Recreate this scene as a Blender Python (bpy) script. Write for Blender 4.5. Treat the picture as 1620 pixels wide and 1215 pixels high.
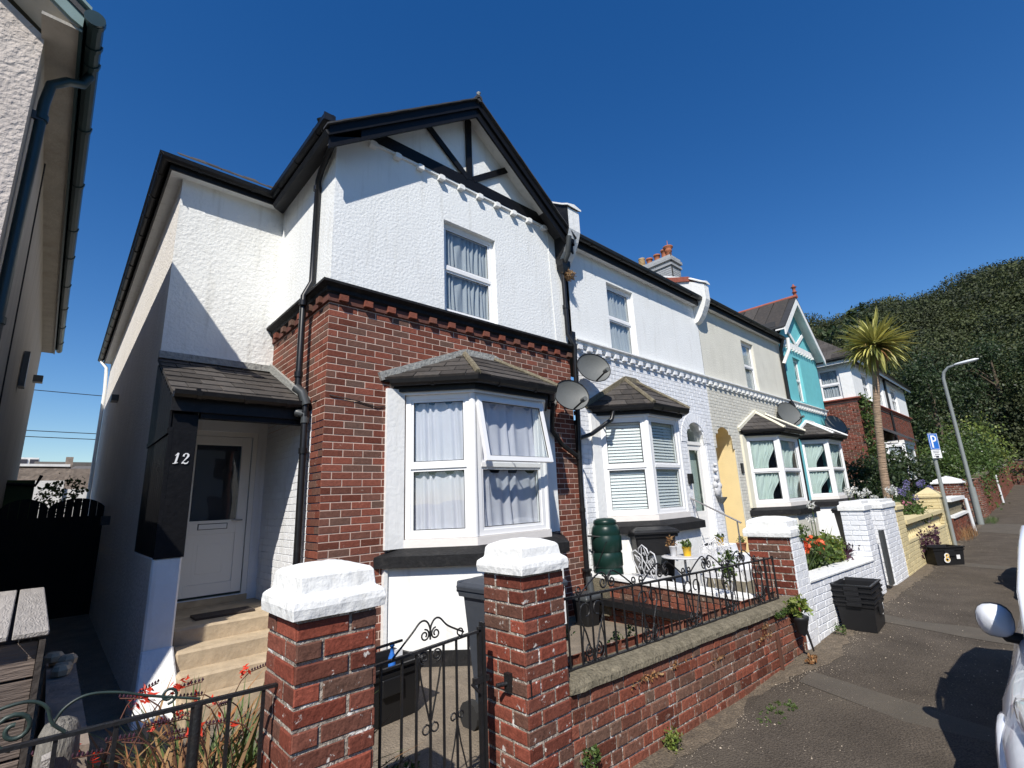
import bpy, bmesh, math, random
import numpy as np
from mathutils import Vector, Matrix
random.seed(7); rng = np.random.default_rng(7)
S = bpy.context.scene
for o in list(bpy.data.objects): bpy.data.objects.remove(o)

# ---------------------------------------------------------------- camera
cam = bpy.data.cameras.new('camera'); camo = bpy.data.objects.new('camera', cam); S.collection.objects.link(camo)
cam.sensor_width = 36.0; cam.lens = 17.087; cam.clip_start = 0.05; cam.clip_end = 3000
yaw, pitch, roll = math.radians(43.0769), math.radians(13.366), math.radians(2.50044)
f = Vector((math.cos(pitch)*math.sin(yaw), math.cos(pitch)*math.cos(yaw), math.sin(pitch)))
r = f.cross(Vector((0,0,1))).normalized(); u = r.cross(f)
c_, s_ = math.cos(-roll), math.sin(-roll)
R2 = c_*r + s_*u; U2 = -s_*r + c_*u
camo.matrix_world = Matrix(((R2.x,U2.x,-f.x,0),(R2.y,U2.y,-f.y,0),(R2.z,U2.z,-f.z,0),(0,0,0,1)))
S.camera = camo
S.render.resolution_x = 1024; S.render.resolution_y = 768

# ---------------------------------------------------------------- light
sunv = Vector((-0.746,-0.595,1.0)).normalized()
w = bpy.data.worlds.new('World'); S.world = w; w.use_nodes = True
nt = w.node_tree; bg = nt.nodes['Background']
sky = nt.nodes.new('ShaderNodeTexSky'); sky.sky_type = 'NISHITA'; sky.sun_disc = False
sky.sun_elevation = math.asin(sunv.z); sky.sun_rotation = math.atan2(sunv.x, sunv.y)
sky.altitude = 0; sky.air_density = 1.15; sky.dust_density = 0.0; sky.ozone_density = 3.5
hs = nt.nodes.new('ShaderNodeHueSaturation'); hs.inputs['Saturation'].default_value = 1.34; hs.inputs['Hue'].default_value = 0.510; nt.links.new(sky.outputs[0], hs.inputs['Color'])
nt.links.new(hs.outputs[0], bg.inputs[0]); bg.inputs[1].default_value = 0.094
sl = bpy.data.lights.new('sun','SUN'); sl.energy = 4.6; sl.angle = math.radians(0.5); sl.color = (1.0,0.95,0.865)
slo = bpy.data.objects.new('sun', sl); S.collection.objects.link(slo)
slo.rotation_euler = sunv.to_track_quat('Z','Y').to_euler(); slo.location = (-10,-10,20)
S.view_settings.view_transform = 'Standard'; S.view_settings.look = 'None'
S.view_settings.exposure = 0.37; S.view_settings.gamma = 1.0; S.view_settings.use_curve_mapping = False
S.render.engine = 'CYCLES'; S.cycles.max_bounces = 6

# ---------------------------------------------------------------- materials
M = {}
def mat(name, col, rough=0.7, var=0.0, bump=0.0, bscale=30.0, metal=0.0, spec=0.5, dirt=0.0, dcol=(.05,.045,.035), dscale=3.0,
        rnd=0.0, fine=0.0, fscale=150.0, trans=0.0, coat=0.0, squash=None, detail=6.0, tint=None, streak=0.0, scol=(.42,.40,.34), dlo=.52, dhi=.72):
    m = bpy.data.materials.new(name); m.use_nodes = True; n = m.node_tree; N = n.nodes; L = n.links
    b = N['Principled BSDF']; b.inputs['Roughness'].default_value = rough; b.inputs['Metallic'].default_value = metal
    b.inputs['Specular IOR Level'].default_value = spec; b.inputs['Coat Weight'].default_value = coat
    geo = N.new('ShaderNodeNewGeometry')
    pos = geo.outputs['Position']
    if squash:
        mp = N.new('ShaderNodeMapping'); L.new(pos, mp.inputs[0]); mp.inputs['Scale'].default_value = squash; pos = mp.outputs[0]
    rgb = N.new('ShaderNodeRGB'); rgb.outputs[0].default_value = (*col,1); cur = rgb.outputs[0]
    def mul(fac_socket, lo, hi, cur):
        mr = N.new('ShaderNodeMapRange'); L.new(fac_socket, mr.inputs[0]); mr.inputs[1].default_value = 0.25; mr.inputs[2].default_value = 0.75
        mr.inputs[3].default_value = lo; mr.inputs[4].default_value = hi
        vm = N.new('ShaderNodeVectorMath'); vm.operation = 'SCALE'; L.new(cur, vm.inputs[0]); L.new(mr.outputs[0], vm.inputs[3]); return vm.outputs[0]
    if rnd:
        oi = N.new('ShaderNodeObjectInfo'); ad = N.new('ShaderNodeMath'); ad.operation = 'ADD'
        L.new(oi.outputs['Random'], ad.inputs[0]); L.new(geo.outputs['Random Per Island'], ad.inputs[1])
        fr = N.new('ShaderNodeMath'); fr.operation = 'FRACT'; L.new(ad.outputs[0], fr.inputs[0])
        mr = N.new('ShaderNodeMapRange'); L.new(fr.outputs[0], mr.inputs[0]); mr.inputs[3].default_value = 1-rnd; mr.inputs[4].default_value = 1+rnd
        vm = N.new('ShaderNodeVectorMath'); vm.operation = 'SCALE'; L.new(cur, vm.inputs[0]); L.new(mr.outputs[0], vm.inputs[3]); cur = vm.outputs[0]
        if tint:
            m2 = N.new('ShaderNodeMath'); m2.operation = 'MULTIPLY'; L.new(fr.outputs[0], m2.inputs[0]); m2.inputs[1].default_value = 7.31
            f2 = N.new('ShaderNodeMath'); f2.operation = 'FRACT'; L.new(m2.outputs[0], f2.inputs[0])
            pw = N.new('ShaderNodeMath'); pw.operation = 'POWER'; L.new(f2.outputs[0], pw.inputs[0]); pw.inputs[1].default_value = 2.0
            mx = N.new('ShaderNodeMix'); mx.data_type = 'RGBA'; L.new(pw.outputs[0], mx.inputs[0]); L.new(cur, mx.inputs[6]); mx.inputs[7].default_value = (*tint,1); cur = mx.outputs[2]
    if var:
        nz = N.new('ShaderNodeTexNoise'); nz.inputs['Scale'].default_value = dscale*1.7; nz.inputs['Detail'].default_value = 5; L.new(pos, nz.inputs[0])
        cur = mul(nz.outputs[0], 1-var, 1+var, cur)
    if fine:
        nz = N.new('ShaderNodeTexNoise'); nz.inputs['Scale'].default_value = fscale; nz.inputs['Detail'].default_value = 3; L.new(pos, nz.inputs[0])
        cur = mul(nz.outputs[0], 1-fine, 1+fine, cur)
    if dirt:
        nz = N.new('ShaderNodeTexNoise'); nz.inputs['Scale'].default_value = dscale; nz.inputs['Detail'].default_value = 9; nz.inputs['Roughness'].default_value = .65; L.new(pos, nz.inputs[0])
        mr = N.new('ShaderNodeMapRange'); L.new(nz.outputs[0], mr.inputs[0]); mr.inputs[1].default_value = dlo; mr.inputs[2].default_value = dhi; mr.inputs[3].default_value = 0; mr.inputs[4].default_value = dirt
        mx = N.new('ShaderNodeMix'); mx.data_type = 'RGBA'; L.new(mr.outputs[0], mx.inputs[0]); L.new(cur, mx.inputs[6]); mx.inputs[7].default_value = (*dcol,1); cur = mx.outputs[2]
    if streak:                             # rain streaks: noise drawn out downwards, broken up by a second one
        mp2 = N.new('ShaderNodeMapping'); L.new(geo.outputs['Position'], mp2.inputs[0]); mp2.inputs['Scale'].default_value = (5.5,5.5,.55)
        n1_ = N.new('ShaderNodeTexNoise'); n1_.inputs['Scale'].default_value = 2.0; n1_.inputs['Detail'].default_value = 7; L.new(mp2.outputs[0], n1_.inputs[0])
        m1_ = N.new('ShaderNodeMapRange'); L.new(n1_.outputs[0], m1_.inputs[0]); m1_.inputs[1].default_value = .54; m1_.inputs[2].default_value = .74; m1_.inputs[4].default_value = streak
        mx = N.new('ShaderNodeMix'); mx.data_type = 'RGBA'; L.new(m1_.outputs[0], mx.inputs[0]); L.new(cur, mx.inputs[6]); mx.inputs[7].default_value = (*scol,1); cur = mx.outputs[2]
    L.new(cur, b.inputs['Base Color'])
    if bump:
        nb = N.new('ShaderNodeTexNoise'); nb.inputs['Scale'].default_value = bscale; nb.inputs['Detail'].default_value = detail; L.new(pos, nb.inputs[0])
        bp = N.new('ShaderNodeBump'); bp.inputs['Strength'].default_value = 1.0; bp.inputs['Distance'].default_value = bump; L.new(nb.outputs[0], bp.inputs['Height']); L.new(bp.outputs[0], b.inputs['Normal'])
    if trans:
        tr = N.new('ShaderNodeBsdfTranslucent'); L.new(cur, tr.inputs[0]); ms = N.new('ShaderNodeMixShader'); ms.inputs[0].default_value = trans
        L.new(b.outputs[0], ms.inputs[1]); L.new(tr.outputs[0], ms.inputs[2]); L.new(ms.outputs[0], N['Material Output'].inputs[0])
    M[name] = m; return m
def glassmat(name, refl=1.0, tintc=(.96,.98,.98)):
    m = bpy.data.materials.new(name); m.use_nodes = True; n = m.node_tree; N = n.nodes; L = n.links
    N.remove(N['Principled BSDF'])
    geo = N.new('ShaderNodeNewGeometry'); nz = N.new('ShaderNodeTexNoise'); nz.inputs['Scale'].default_value = 1.3; L.new(geo.outputs['Position'], nz.inputs[0])
    bp = N.new('ShaderNodeBump'); bp.inputs['Distance'].default_value = .006; bp.inputs['Strength'].default_value = 1; L.new(nz.outputs[0], bp.inputs['Height'])
    lw = N.new('ShaderNodeLayerWeight'); lw.inputs[0].default_value = .5; pw = N.new('ShaderNodeMath'); pw.operation = 'POWER'; L.new(lw.outputs['Facing'], pw.inputs[0]); pw.inputs[1].default_value = 3.0
    mt = N.new('ShaderNodeMath'); mt.operation = 'MULTIPLY_ADD'; L.new(pw.outputs[0], mt.inputs[0]); mt.inputs[1].default_value = .42*refl; mt.inputs[2].default_value = 0.05*refl; mt.use_clamp = True
    gl = N.new('ShaderNodeBsdfGlossy'); gl.inputs['Roughness'].default_value = .01; L.new(bp.outputs[0], gl.inputs['Normal'])
    tr = N.new('ShaderNodeBsdfTransparent'); tr.inputs[0].default_value = (*tintc,1)
    ms = N.new('ShaderNodeMixShader'); L.new(mt.outputs[0], ms.inputs[0]); L.new(tr.outputs[0], ms.inputs[1]); L.new(gl.outputs[0], ms.inputs[2])
    L.new(ms.outputs[0], N['Material Output'].inputs[0]); M[name] = m
mat('roughcast_white', (.79,.79,.76), .85, var=.03, bump=.011, bscale=26, dirt=.14, dcol=(.52,.49,.43), dscale=2.2, detail=3, streak=.30, spec=.12)
mat('roughcast_bright', (.78,.79,.78), .85, var=.03, bump=.008, bscale=30, dirt=.12, dcol=(.55,.54,.50), detail=3, dscale=1.6, streak=.22, spec=.12)
mat('roughcast_side', (.74,.71,.67), .9, var=.05, bump=.018, bscale=28, dirt=.25, dcol=(.60,.56,.50), dscale=1.5, detail=3, streak=.30, spec=.12)
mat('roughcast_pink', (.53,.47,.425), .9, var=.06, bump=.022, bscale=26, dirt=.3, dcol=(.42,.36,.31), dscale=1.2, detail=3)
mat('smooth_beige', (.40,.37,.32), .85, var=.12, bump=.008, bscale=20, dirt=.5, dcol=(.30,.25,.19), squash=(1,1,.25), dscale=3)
mat('render_white', (.80,.80,.78), .7, var=.03, bump=.006, bscale=18, dirt=.12, dcol=(.5,.47,.4), streak=.30)
mat('paint_white', (.80,.80,.78), .55, var=.03, bump=.010, bscale=22, dirt=.15, dcol=(.45,.42,.36), dscale=5, streak=.30)
mat('brick_paint_white', (.76,.77,.79), .6, var=.03, bump=.006, bscale=50, rnd=.03, streak=.30)
mat('brick_paint_cream', (.61,.59,.52), .6, var=.03, bump=.006, bscale=50, rnd=.05, streak=.30)
mat('roughcast_cream', (.65,.63,.55), .85, var=.05, bump=.008, bscale=26, dirt=.15, dcol=(.45,.43,.34), dscale=1.5, detail=3, streak=.30, spec=.12)
mat('cream_trim', (.74,.70,.56), .6, var=.03, bump=.003)
mat('teal_paint', (.15,.50,.54), .7, var=.06, bump=.006, bscale=25, dirt=.15, dcol=(.12,.38,.40), streak=.22, scol=(.10,.34,.37))
mat('yellow_paint', (.80,.64,.34), .6, var=.04, bump=.004)
mat('yellow_wall', (.62,.52,.29), .8, var=.08, bump=.01, dirt=.3, dcol=(.45,.38,.25), rnd=.06)
mat('upvc_white', (.80,.80,.80), .3, var=.01, spec=.5)
mat('cill_white', (.74,.70,.66), .5, var=.04, bump=.003)
mat('black_paint', (.010,.010,.011), .5, spec=.3, var=.2, bump=.003, bscale=40, dirt=.25, dcol=(.05,.05,.05), dscale=12)
mat('black_gutter', (.010,.010,.011), .35, spec=.4, var=.15, dirt=.2, dcol=(.06,.06,.055), dscale=9)
mat('black_wood', (.005,.005,.006), .5, spec=.22, var=.25, bump=.003, bscale=30, dirt=.10, dcol=(.04,.04,.04), dscale=14)
mat('grey_plastic', (.055,.06,.062), .4, var=.15)
mat('wall_black', (.018,.018,.019), .6, var=.2, bump=.006, dirt=.15, dcol=(.12,.11,.10), dscale=10, spec=.12)
mat('brick_dark', (.10,.045,.036), .85, var=.2, bump=.006, rnd=.3, spec=.12)
mat('brick_red', (.185,.060,.040), .85, var=.18, bump=.004, bscale=60, rnd=.34, tint=(.13,.078,.060), fine=.18, dirt=.5, dcol=(.50,.38,.31), dscale=16, dlo=.64, dhi=.68, spec=.12)
mat('brick_old', (.185,.048,.030), .8, var=.25, bump=.006, bscale=45, rnd=.42, tint=(.115,.062,.045), fine=.25, dirt=.85, dcol=(.62,.60,.56), dscale=17, dlo=.625, dhi=.66, spec=.2)
mat('brick_wall', (.185,.058,.036), .85, var=.28, bump=.006, bscale=45, rnd=.45, tint=(.14,.09,.065), fine=.25, dirt=.65, dcol=(.46,.40,.34), dscale=19, dlo=.60, dhi=.67, spec=.15)
mat('mortar_pink', (.60,.46,.38), .95, var=.15, bump=.003, spec=.12)
mat('mortar_grey', (.33,.285,.24), .95, var=.35, bump=.02, bscale=60, fine=.3, dirt=.95, dcol=(.72,.70,.66), dscale=14, dlo=.56, dhi=.60, spec=.1)
mat('slate', (.062,.056,.052), .75, var=.2, bump=.004, bscale=40, rnd=.28, dirt=.35, dcol=(.15,.12,.09), dscale=9, spec=.12)
mat('slate_dark', (.055,.055,.058), .6, var=.15, bump=.003, rnd=.2, spec=.12)
mat('lead_cement', (.30,.30,.28), .8, var=.2, bump=.015, bscale=30, dirt=.6, dcol=(.10,.095,.08), dscale=14)
mat('concrete_old', (.17,.148,.105), .95, var=.3, bump=.015, bscale=50, fine=.35, fscale=60, dirt=.6, dcol=(.085,.078,.055), dscale=9, spec=.12)
mat('stone_step', (.43,.34,.23), .9, var=.18, bump=.01, bscale=14, dirt=.5, dcol=(.26,.19,.12), dscale=5)
mat('curtain_white', (.82,.80,.88), .9, var=.04, trans=.3)
mat('curtain_pale', (.60,.70,.66), .9, var=.04, trans=.25)
mat('curtain_grey', (.55,.58,.62), .9, var=.06, trans=.25)
mat('blind_white', (.74,.76,.76), .6)
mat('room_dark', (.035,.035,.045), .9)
mat('door_white', (.82,.80,.76), .35)
mat('chrome', (.6,.6,.6), .25, metal=1)
mat('steel_rail', (.45,.43,.42), .35, metal=.9)
mat('iron_black', (.012,.012,.013), .45, var=.2, bump=.003, bscale=80, dirt=.2, dcol=(.05,.03,.02), dscale=20)
mat('iron_green', (.022,.040,.034), .5, var=.2, dirt=1.0, dcol=(.012,.012,.012), dscale=14)
mat('bin_black', (.014,.014,.015), .42, var=.15, fine=.05, spec=.28)
mat('bin_grey', (.055,.062,.075), .45, var=.08, dirt=.15, dcol=(.12,.12,.12), dscale=12, spec=.28)
mat('butt_green', (.007,.026,.020), .35, var=.1, spec=.28)
mat('blue_plastic', (.03,.16,.55), .4)
mat('yellow_pot', (.80,.48,.02), .4)
mat('terracotta', (.33,.11,.05), .8, var=.15)
mat('pot_buff', (.55,.40,.22), .8, var=.1)
mat('ridge_red', (.30,.085,.055), .8, var=.2, bump=.01)
mat('chimney_grey', (.34,.35,.36), .8, var=.1, bump=.01, rnd=.08, dirt=.3, dcol=(.05,.05,.05), dscale=6)
mat('metal_white', (.56,.56,.57), .45, var=.1, dirt=.5, dcol=(.22,.22,.22), dscale=12)
mat('dish_grey', (.115,.12,.115), .6, var=.08)
mat('timber_grey', (.36,.33,.30), .8, var=.15, bump=.012, bscale=22, rnd=.12, dirt=.4, dcol=(.18,.16,.14), dscale=4, squash=(6,1,6))
mat('timber_front', (.15,.115,.095), .85, var=.25, bump=.008, bscale=22, rnd=.15, dirt=.4, dcol=(.07,.055,.045), dscale=4, squash=(.6,4,6))
mat('timber_shaded', (.012,.010,.009), .85, var=.2, bump=.01)  # passage shade put into the base colour of the fence boards
mat('timber_dark', (.05,.04,.033), .85, var=.2, bump=.01)
mat('post_grey', (.19,.175,.15), .9, var=.3, bump=.02, bscale=30, dirt=.6, dcol=(.07,.065,.055), dscale=9, squash=(3,3,.7))
mat('green_pvc', (.018,.040,.042), .35, var=.15)
mat('green_lead', (.17,.25,.24), .5, var=.15, dirt=.3, dcol=(.06,.08,.07))
mat('tarmac', (.094,.078,.062), .92, var=.26, bump=.02, bscale=70, fine=.5, fscale=95, dirt=.6, dcol=(.125,.105,.080), dscale=1.3, detail=8, spec=.12)
mat('road', (.05,.048,.046), .92, var=.1, bump=.01, bscale=120, fine=.3, fscale=200)
mat('kerb_stone', (.16,.145,.12), .9, var=.2, bump=.01)
mat('garden_concrete', (.215,.175,.13), .95, var=.22, bump=.02, bscale=70, fine=.35, fscale=120, dirt=.55, dcol=(.12,.10,.08), dscale=3)
mat('soil', (.085,.062,.042), .95, var=.3, bump=.03, bscale=50, fine=.3)
mat('debris', (.36,.30,.23), .9, rnd=.6)
mat('ground_far', (.10,.10,.06), .95, var=.3)
mat('car_white', (.74,.76,.80), .25, spec=.6, coat=.8)
mat('car_dark', (.02,.022,.028), .25, spec=.6, coat=.8)
mat('car_trim', (.012,.012,.013), .55)
mat('car_glass', (.012,.014,.016), .06, spec=.8)
mat('tyre', (.02,.02,.02), .85)
mat('headlamp', (.55,.56,.56), .12, spec=.9, coat=1)
mat('lamp_grey', (.27,.29,.28), .5, var=.06, metal=.2)
mat('lamp_pale', (.68,.70,.71), .4)
mat('sign_blue', (.02,.14,.50), .45)
mat('sign_white', (.78,.78,.78), .5)
mat('sign_black', (.01,.01,.01), .5)
mat('leaf_dark', (.020,.040,.012), .55, rnd=.55, tint=(.05,.075,.02), trans=.25)
mat('leaf_mid', (.058,.105,.022), .55, rnd=.5, tint=(.10,.14,.03), trans=.3)
mat('leaf_light', (.13,.19,.035), .55, rnd=.4, tint=(.25,.28,.06), trans=.3)
mat('leaf_hill', (.042,.056,.015), .7, var=.55, dscale=.13, rnd=.40, tint=(.085,.10,.032), trans=.2)
mat('leaf_hill_shaded', (.020,.030,.010), .7, var=.5, dscale=.13, rnd=.4, trans=.2)  # darker copy: lit and shaded contrast between crowns put into the leaf colour
mat('leaf_purple', (.05,.015,.03), .6, rnd=.4)
mat('leaf_dry', (.23,.10,.035), .75, rnd=.6, tint=(.40,.26,.12), trans=.25)
mat('leaf_weed', (.07,.12,.03), .6, rnd=.4, tint=(.16,.20,.06), trans=.3)
mat('palm_leaf', (.50,.46,.13), .5, rnd=.4, tint=(.17,.19,.05), trans=.2)
mat('palm_trunk', (.31,.22,.15), .9, var=.3, bump=.06, bscale=9, squash=(.6,.6,4), dirt=.5, dcol=(.16,.11,.07))
mat('bark', (.10,.075,.05), .9, var=.2, bump=.02)
mat('stem_brown', (.10,.04,.025), .8)
mat('petal_red', (.70,.05,.02), .5, rnd=.25, trans=.3)
mat('petal_orange', (.80,.14,.05), .5, rnd=.3, trans=.3)
mat('petal_pink', (.62,.22,.30), .5, rnd=.3, trans=.3)
mat('petal_white', (.76,.76,.72), .5, rnd=.15, trans=.3)
mat('petal_blue', (.25,.22,.44), .5, rnd=.3, trans=.3)
mat('nest_straw', (.32,.20,.10), .9, rnd=.3, bump=.02)
mat('hill_ground', (.025,.04,.012), .95, var=.4)
mat('far_white', (.70,.68,.64), .8, var=.1, dirt=.3, dcol=(.4,.38,.34))
mat('far_stone', (.24,.19,.15), .9, var=.3, bump=.03, bscale=8)
mat('far_roof', (.13,.115,.10), .8, var=.15)
mat('mat_brown', (.045,.032,.026), .95, var=.3, bump=.01, bscale=90)
mat('cable_black', (.01,.01,.01), .6)
glassmat('glass', 1.0); glassmat('glass_strong', 1.8, (.5,.55,.55)); glassmat('glass_weak', .6)

# ---------------------------------------------------------------- helpers
W = {}                                    # world matrix of each object by name (no depsgraph needed)
def link(o, parent=None, mw=None):
    S.collection.objects.link(o); mw = mw if mw is not None else Matrix.Identity(4)
    if parent is not None:
        o.parent = parent; o.matrix_parent_inverse = W[parent.name].inverted()
    o.matrix_basis = mw; W[o.name] = mw.copy(); return o
def tag(o, label=None, cat=None, group=None, kind=None):
    if label: o['label'] = label
    if cat: o['category'] = cat
    if group: o['group'] = group
    if kind: o['kind'] = kind
    return o
def thing(name, loc, label, cat, group=None):
    o = bpy.data.objects.new(name, None); o.empty_display_size = .1; link(o, None, Matrix.Translation(loc)); return tag(o, label, cat, group)
class MB:
    def __init__(s): s.v = []; s.f = []; s.sm = []
    def add(s, vs, fs, smooth=False):
        b = len(s.v); s.v += [tuple(v) for v in vs]; s.f += [tuple(i+b for i in q) for q in fs]; s.sm += [smooth]*len(fs); return s
    def box(s, x0,x1,y0,y1,z0,z1):
        return s.add([(x0,y0,z0),(x1,y0,z0),(x1,y1,z0),(x0,y1,z0),(x0,y0,z1),(x1,y0,z1),(x1,y1,z1),(x0,y1,z1)],
                     [(3,2,1,0),(4,5,6,7),(0,1,5,4),(1,2,6,5),(2,3,7,6),(3,0,4,7)])
    def fbox(s, F, a0,a1,b0,b1,c0,c1):
        vs = [F(a,b,c) for c in (c0,c1) for a,b in ((a0,b0),(a1,b0),(a1,b1),(a0,b1))]
        return s.add(vs, [(3,2,1,0),(4,5,6,7),(0,1,5,4),(1,2,6,5),(2,3,7,6),(3,0,4,7)])
    def prism(s, poly, d, cap=True):       # poly: 3d points, d: extrusion vector
        n = len(poly); P = [Vector(p) for p in poly]; d = Vector(d)
        s.add(P+[p+d for p in P], ([tuple(range(n))[::-1], tuple(range(n,2*n))] if cap else [])+[(i,(i+1)%n,(i+1)%n+n,i+n) for i in range(n)]); return s
    def tube(s, pts, r, n=8, caps=True, smooth=True, rs=None, closed=False):
        P = [Vector(p) for p in pts]; m = len(P); rings = []; up = None
        for i,p in enumerate(P):
            if closed: t = P[(i+1)%m]-P[i-1]
            else: t = P[min(i+1,m-1)]-P[max(i-1,0)]
            if t.length < 1e-9: t = Vector((0,0,1))
            t.normalize()
            if up is None: up = Vector((0,0,1)) if abs(t.z) < .9 else Vector((0,1,0))
            a = t.cross(up)
            if a.length < 1e-4: a = t.cross(Vector((1,0,0)))
            a.normalize(); b = a.cross(t); up = b
            rr = rs[i] if rs else r
            rings.append([p+a*math.cos(2*math.pi*k/n)*rr+b*math.sin(2*math.pi*k/n)*rr for k in range(n)])
        vs = [v for q in rings for v in q]
        fs = [(i*n+k, i*n+(k+1)%n, ((i+1)%m)*n+(k+1)%n, ((i+1)%m)*n+k) for i in range(m if closed else m-1) for k in range(n)]
        s.add(vs, fs, smooth)
        if caps and not closed: s.add(rings[0], [tuple(range(n))]); s.add(rings[-1], [tuple(range(n))[::-1]])
        return s
    def lathe(s, prof, c, n=20, axis='z', smooth=True):
        c = Vector(c); vs = []
        for rr,h in prof:
            for k in range(n):
                a = 2*math.pi*k/n
                vs.append(c+Vector((rr*math.cos(a), rr*math.sin(a), h)) if axis=='z' else c+Vector((rr*math.cos(a), h, rr*math.sin(a))))
        m = len(prof)
        fs = [(i*n+k, i*n+(k+1)%n, (i+1)*n+(k+1)%n, (i+1)*n+k) for i in range(m-1) for k in range(n)]
        s.add(vs, fs, smooth); s.add(vs[:n],[tuple(range(n))[::-1]]); s.add(vs[-n:],[tuple(range(n))]); return s
    def loft(s, rings, smooth=True, caps=True):
        n = len(rings[0]); m = len(rings); vs = [v for q in rings for v in q]
        s.add(vs, [(i*n+k, i*n+(k+1)%n, (i+1)*n+(k+1)%n, (i+1)*n+k) for i in range(m-1) for k in range(n)], smooth)
        if caps: s.add(rings[0],[tuple(range(n))[::-1]]); s.add(rings[-1],[tuple(range(n))])
        return s
    def mesh(s, name, m, off=(0,0,0)):
        me = bpy.data.meshes.new(name); ox,oy,oz = off
        me.from_pydata([(x-ox,y-oy,z-oz) for x,y,z in s.v], [], s.f); me.polygons.foreach_set('use_smooth', s.sm)
        me.materials.append(M[m] if isinstance(m,str) else m); me.update(); return me
    def build(s, name, m, parent=None, bevel=0, fixn=True, **tg):
        if not s.v: return None
        a = np.array(s.v); lo = a.min(0); hi = a.max(0); off = ((lo[0]+hi[0])/2,(lo[1]+hi[1])/2,lo[2])
        me = s.mesh(name, m, off)
        if fixn or bevel:
            bm = bmesh.new(); bm.from_mesh(me)
            if fixn: bmesh.ops.recalc_face_normals(bm, faces=bm.faces)
            if bevel: bmesh.ops.bevel(bm, geom=[e for e in bm.edges if len(e.link_faces)==2 and e.calc_face_angle(0) > .6], offset=bevel, segments=1, affect='EDGES', clamp_overlap=True)
            bm.to_mesh(me); bm.free()
        o = bpy.data.objects.new(name, me); link(o, parent, Matrix.Translation(off)); tag(o, **tg); return o
def frame(o, u, v, n):
    o,u,v,n = map(Vector,(o,u,v,n)); u.normalize(); v.normalize(); n.normalize()
    F = lambda a,b,c=0: o+u*a+v*b+n*c
    F.o,F.u,F.v,F.n = o,u,v,n
    F.mat = Matrix(((u.x,v.x,n.x,o.x),(u.y,v.y,n.y,o.y),(u.z,v.z,n.z,o.z),(0,0,0,1))); return F
def FY(y, x0=0, z0=0): return frame((x0,y,z0),(1,0,0),(0,0,1),(0,-1,0))     # plane facing the street
def FX(x, y0=0, z0=0): return frame((x,y0,z0),(0,-1,0),(0,0,1),(-1,0,0))    # plane facing -X; a grows towards the street
def clip(poly, reg):
    out = poly
    n = len(reg)
    for i in range(n):
        ax,ay = reg[i]; bx,by = reg[(i+1)%n]; inp = out; out = []
        if not inp: return []
        for j in range(len(inp)):
            p = inp[j]; q = inp[(j+1)%len(inp)]
            dp = (bx-ax)*(p[1]-ay)-(by-ay)*(p[0]-ax); dq = (bx-ax)*(q[1]-ay)-(by-ay)*(q[0]-ax)
            if dp >= 0: out.append(p)
            if (dp >= 0) != (dq >= 0):
                t = dp/(dp-dq); out.append((p[0]+(q[0]-p[0])*t, p[1]+(q[1]-p[1])*t))
    return out
def area(p): return abs(sum(p[i][0]*p[(i+1)%len(p)][1]-p[(i+1)%len(p)][0]*p[i][1] for i in range(len(p))))/2
def minus(rect, holes):
    rs = [rect]
    for h in holes:
        nr = []
        for a in rs:
            if a[2] <= h[0] or a[0] >= h[2] or a[3] <= h[1] or a[1] >= h[3]: nr.append(a); continue
            if a[0] < h[0]: nr.append((a[0],a[1],h[0],a[3]))
            if a[2] > h[2]: nr.append((h[2],a[1],a[2],a[3]))
            x0,x1 = max(a[0],h[0]),min(a[2],h[2])
            if a[1] < h[1]: nr.append((x0,a[1],x1,h[1]))
            if a[3] > h[3]: nr.append((x0,h[3],x1,a[3]))
        rs = nr
    return rs
MC = {}
def piece_mesh(name, poly, depth, ch, m):
    key = (name, m, depth, ch, tuple((round(x,3),round(y,3)) for x,y in poly))
    if key in MC: return MC[key]
    n = len(poly); cx = sum(p[0] for p in poly)/n; cy = sum(p[1] for p in poly)/n
    def ins(p):
        dx,dy = p[0]-cx,p[1]-cy; return (p[0]-math.copysign(min(ch,abs(dx)*.5),dx), p[1]-math.copysign(min(ch,abs(dy)*.5),dy))
    mb = MB(); vs = [(x,y,-.012) for x,y in poly]+[(x,y,depth-ch) for x,y in poly]+[(*ins(p),depth) for p in poly]
    mb.add(vs, [(i,(i+1)%n,(i+1)%n+n,i+n) for i in range(n)]+[(i+n,(i+1)%n+n,(i+1)%n+2*n,i+2*n) for i in range(n)]+[tuple(range(2*n,3*n))])
    MC[key] = mb.mesh(name, m); return MC[key]
def area_pieces(F, regions, holes, tw, th, gap, stagger=.5, pattern='stretcher', v0=0, u0=0, amin=.0009, jag=0):
    us = [p[0] for r_ in regions for p in r_]; vs = [p[1] for r_ in regions for p in r_]
    out = []; row0 = math.floor((min(vs)-v0)/th)
    for rI in range(row0, math.ceil((max(vs)-v0)/th)+1):
        b = v0+rI*th; x = u0 + math.floor((min(us)-u0)/(tw*3))*tw*3 - tw*3; k = rI
        if pattern == 'stretcher': x += (tw*stagger if rI % 2 else 0)
        else: x += (0 if rI%2 else tw*.75)
        while x < max(us):
            wd = tw
            if pattern == 'flemish':
                wd = tw if (k % 2 == 0) else tw*.5
            k += 1
            for a in minus((x,b,x+wd-gap,b+th-gap), holes):
                pl = [(a[0],a[1]),(a[2],a[1]),(a[2],a[3]),(a[0],a[3])]
                for rg in regions:
                    c = clip(pl, rg)
                    if len(c) > 2 and area(c) > amin: out.append(c)
            x += wd
    return out
CAM = Vector((0,0,0))
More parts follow.
